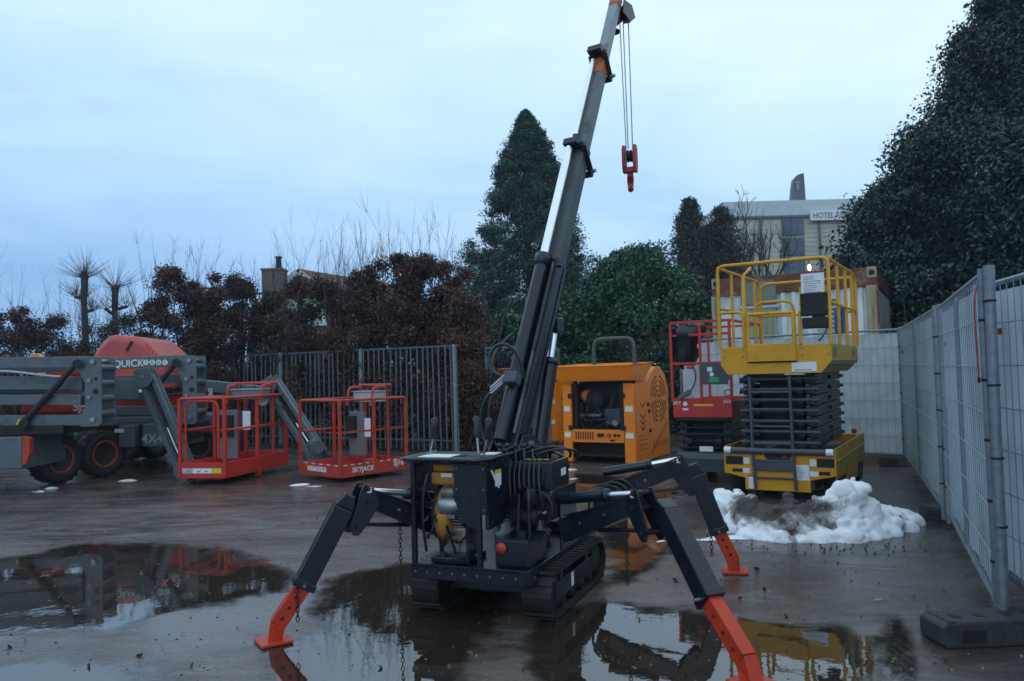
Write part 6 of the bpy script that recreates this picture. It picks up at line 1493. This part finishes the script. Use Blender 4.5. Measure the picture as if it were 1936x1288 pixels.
def panel(label, a, b_, tarp, nmid=1, Ht=2.12, wires=True, group='tarpaulin covered mesh fence panels', gaptop=.03, sag=0, cord=False):
    a = V((*a,0)); b_ = V((*b_,0)); d = b_-a; l = d.length; rz = math.atan2(d.y,d.x)
    r = thing('site_fence', label, 'fence panel', a, rz, group)
    hz_ = .16
    for x_ in (0,l): MB().cyl((x_,0,.05),(x_,0,Ht+.03),.021,n=10).build('post', M['galv'], r)
    for i in range(nmid): x_ = l*(i+1)/(nmid+1); MB().cyl((x_,0,hz_),(x_,0,Ht-.02),.016,n=8).build('post', M['galv'], r)
    for zz in (Ht-.01,hz_): MB().cyl((0,0,zz),(l,0,zz),.019,n=8).build('rail', M['galv'], r)
    n = int(l/.11); w0 = None
    for i in range(1,n):
        x_ = i*l/n
        if w0 is None: w0 = MB().tube([(0,-.012,hz_),(0,-.012,Ht-.02)],.003,4).build('wire', M['wirepale'], r); w0.location = (x_,0,0)
        else: share(w0, r, (x_,0,0))
    for q in range(6):
        zz = hz_+(q+1)*(Ht-hz_)/7; MB().tube([(0,-.014,zz),(l,-.014,zz)],.0042,5).build('wire', M['wirepale'], r)
    # tarp: wrinkled sheet behind the mesh
    nx, nz_ = max(12,int(l/.09)), 26; vs = []; fs = []; off = random.random()*50
    for j in range(nz_+1):
        for i in range(nx+1):
            x_ = .03+(l-.06)*i/nx; zz = hz_+.02+(Ht-hz_-.05-gaptop)*j/nz_ - sag*math.sin(math.pi*i/nx)*j/nz_
            y_ = .022+.022*mnoise.noise(V((x_*2.2+off,zz*.8,0)))+.012*mnoise.noise(V((x_*7+off,zz*2+x_*3,4)))
            vs.append((x_,y_,zz))
    fs = [(j*(nx+1)+i,j*(nx+1)+i+1,(j+1)*(nx+1)+i+1,(j+1)*(nx+1)+i) for j in range(nz_) for i in range(nx)]
    t = MB().add(vs,fs,True); t.build('tarpaulin', TP[tarp], r)
    for q in range(5):
        for x_ in (0,l): MB().lathe([(-.008,.02),(-.008,.027),(.008,.027),(.008,.02)],(x_,0,.4+q*.36),(0,0,1),n=8).build('cable_tie', M['black'], r)
    return r
panel('back fence panel right of the yellow lift, ending in the corner',(3.2,15.15),(6.05,12.4),'white',0)
nsp = P(1858,1180,4.8)
panel('side fence panel with green algae next to the back corner',(6.05,12.35),(4.19,7.85),'green',1)
panel('side fence panel with blue grey tarpaulin ending at the nearest post',(4.13,7.65),(2.845,4.78),'blue',1)
panel('nearest fence panel cut by the right frame edge, set behind the nearest post',(3.36,5.75),(2.75,3.2),'blue',1)
MB_ = MB().cyl((2.83,4.70,.10),(2.845,4.70,2.16),.031,n=14); np_ = thing('galvanised_pole','thick galvanised tube at the front end of the side fence','post',(0,0,0),0)
MB_.build('post_tube', M['galv'], np_)
for zz in (.62,1.02,1.45,1.95): MB().lathe([(-.006,.03),(-.006,.037),(.006,.037),(.006,.03)],(2.84,4.70,zz),(0,0,1),n=10).build('cable_tie', M['black'], np_)
# red cord
p0 = P(1850,530,4.9); cd = MB().tube(bez(p0+V((.03,0,-.02)),p0+V((-.08,-.03,.0)),P(1845,620,4.82),P(1851,716,4.8),16),.005,6); cdo = cd.build('cord', M['redcord']); tag(cdo,'thin red cord hanging from the top rail beside the nearest fence post','cord')
MB().cyl(P(1851,714,4.8),P(1851,724,4.8),.009,n=8).build('cord_end', M['black'], cdo)
for (px,py,Y,l_) in ((1705,665,11.8,'corner fence clip, small and orange'),(1788,650,7.4,'orange clip on the side fence panel nearer the camera'),(1884,627,5.3,'orange clip near the nearest fence post')):
    c = P(px,py,Y); o = MB().box((c.x-.02,c.y-.03,c.z-.02),(c.x+.02,c.y-.01,c.z+.02)).build('orange_clamp', M['rimred'], None, .003); tag(o,l_,'clip')
# rubber feet
def foot(label, c, rz):
    r = thing('ballast_block', label, 'ballast block', c, rz, 'heavy blocks holding the fence'); b = MB()
    b.prism([(-.34,0),(.34,0),(.36,.03),(.36,.12),(.33,.145),(-.33,.145),(-.36,.12),(-.36,.03)],(0,.12,0),(1,0,0),(0,0,1),.24); o = b.build('block', M['concblock'], r, .012)
    for q in (-.22,-.08,.08,.22): MB().box((q-.028,-.03,.1455),(q+.028,.03,.1475)).build('socket_hole', M['black'], o)
    for q in (-.25,.10): MB().box((q,-.121,.03),(q+.14,-.1205,.10)).build('recess', M['black'], o)
    for q in (-.3,.3): MB().box((q-.02,-.11,.146),(q+.02,.11,.150)).build('rib', M['concblock'], o)
    return r
foot('largest fence foot block, beneath the nearest post', (2.70,4.60,0), R(3))
foot('fence foot block where the two side panels meet', (4.40,7.95,0), R(-62))
foot('farthest fence foot block, in the back corner', (6.0,12.3,0), R(-20))
# items seen through the gap behind the fence
bh = thing('stored_machine','dark machine with orange parts glimpsed through the gap in the fence','machine',(4.72,6.6,0),0)
MB().box((-.25,0,.2),(.9,1.2,1.0)).build('body', M['scis'], bh, .03); MB().box((-.28,-.02,1.02),(.2,.4,1.15)).build('hood', M['orange'], bh, .02); MB().box((-.27,-.03,.75),(-.1,.1,.85)).build('lamp_guard', M['orange'], bh, .01)
wheel((-.1,-.02,.22),(0,1,0),.22,.14,bh,rim=M['orange'],lugs=False,n=18)
# hedge/overgrowth far right behind fence
bush('dark evergreen growth behind the side fence',1790,520,15.5,240,'holly',.11,170,name='evergreen_bush',tw=0,nc=90,cr_=.5,depth=1.0)
HAZE = bpy.data.materials.new('haze_air'); HAZE.use_nodes = True; hn = HAZE.node_tree; hn.nodes.clear()
ho = hn.nodes.new('ShaderNodeOutputMaterial'); hvv = hn.nodes.new('ShaderNodeVolumePrincipled'); hvv.inputs['Color'].default_value = (.80,.88,1,1); hvv.inputs['Density'].default_value = .0009; hvv.inputs['Anisotropy'].default_value = .2
hn.links.new(hvv.outputs[0], ho.inputs['Volume'])
hb = MB().box((-420,-80,-1.2),(420,720,16)).build('haze', HAZE); hb['kind'] = 'stuff'; hb['label'] = 'thin damp dusk haze lying over the yard'
print('objects', len(bpy.data.objects))
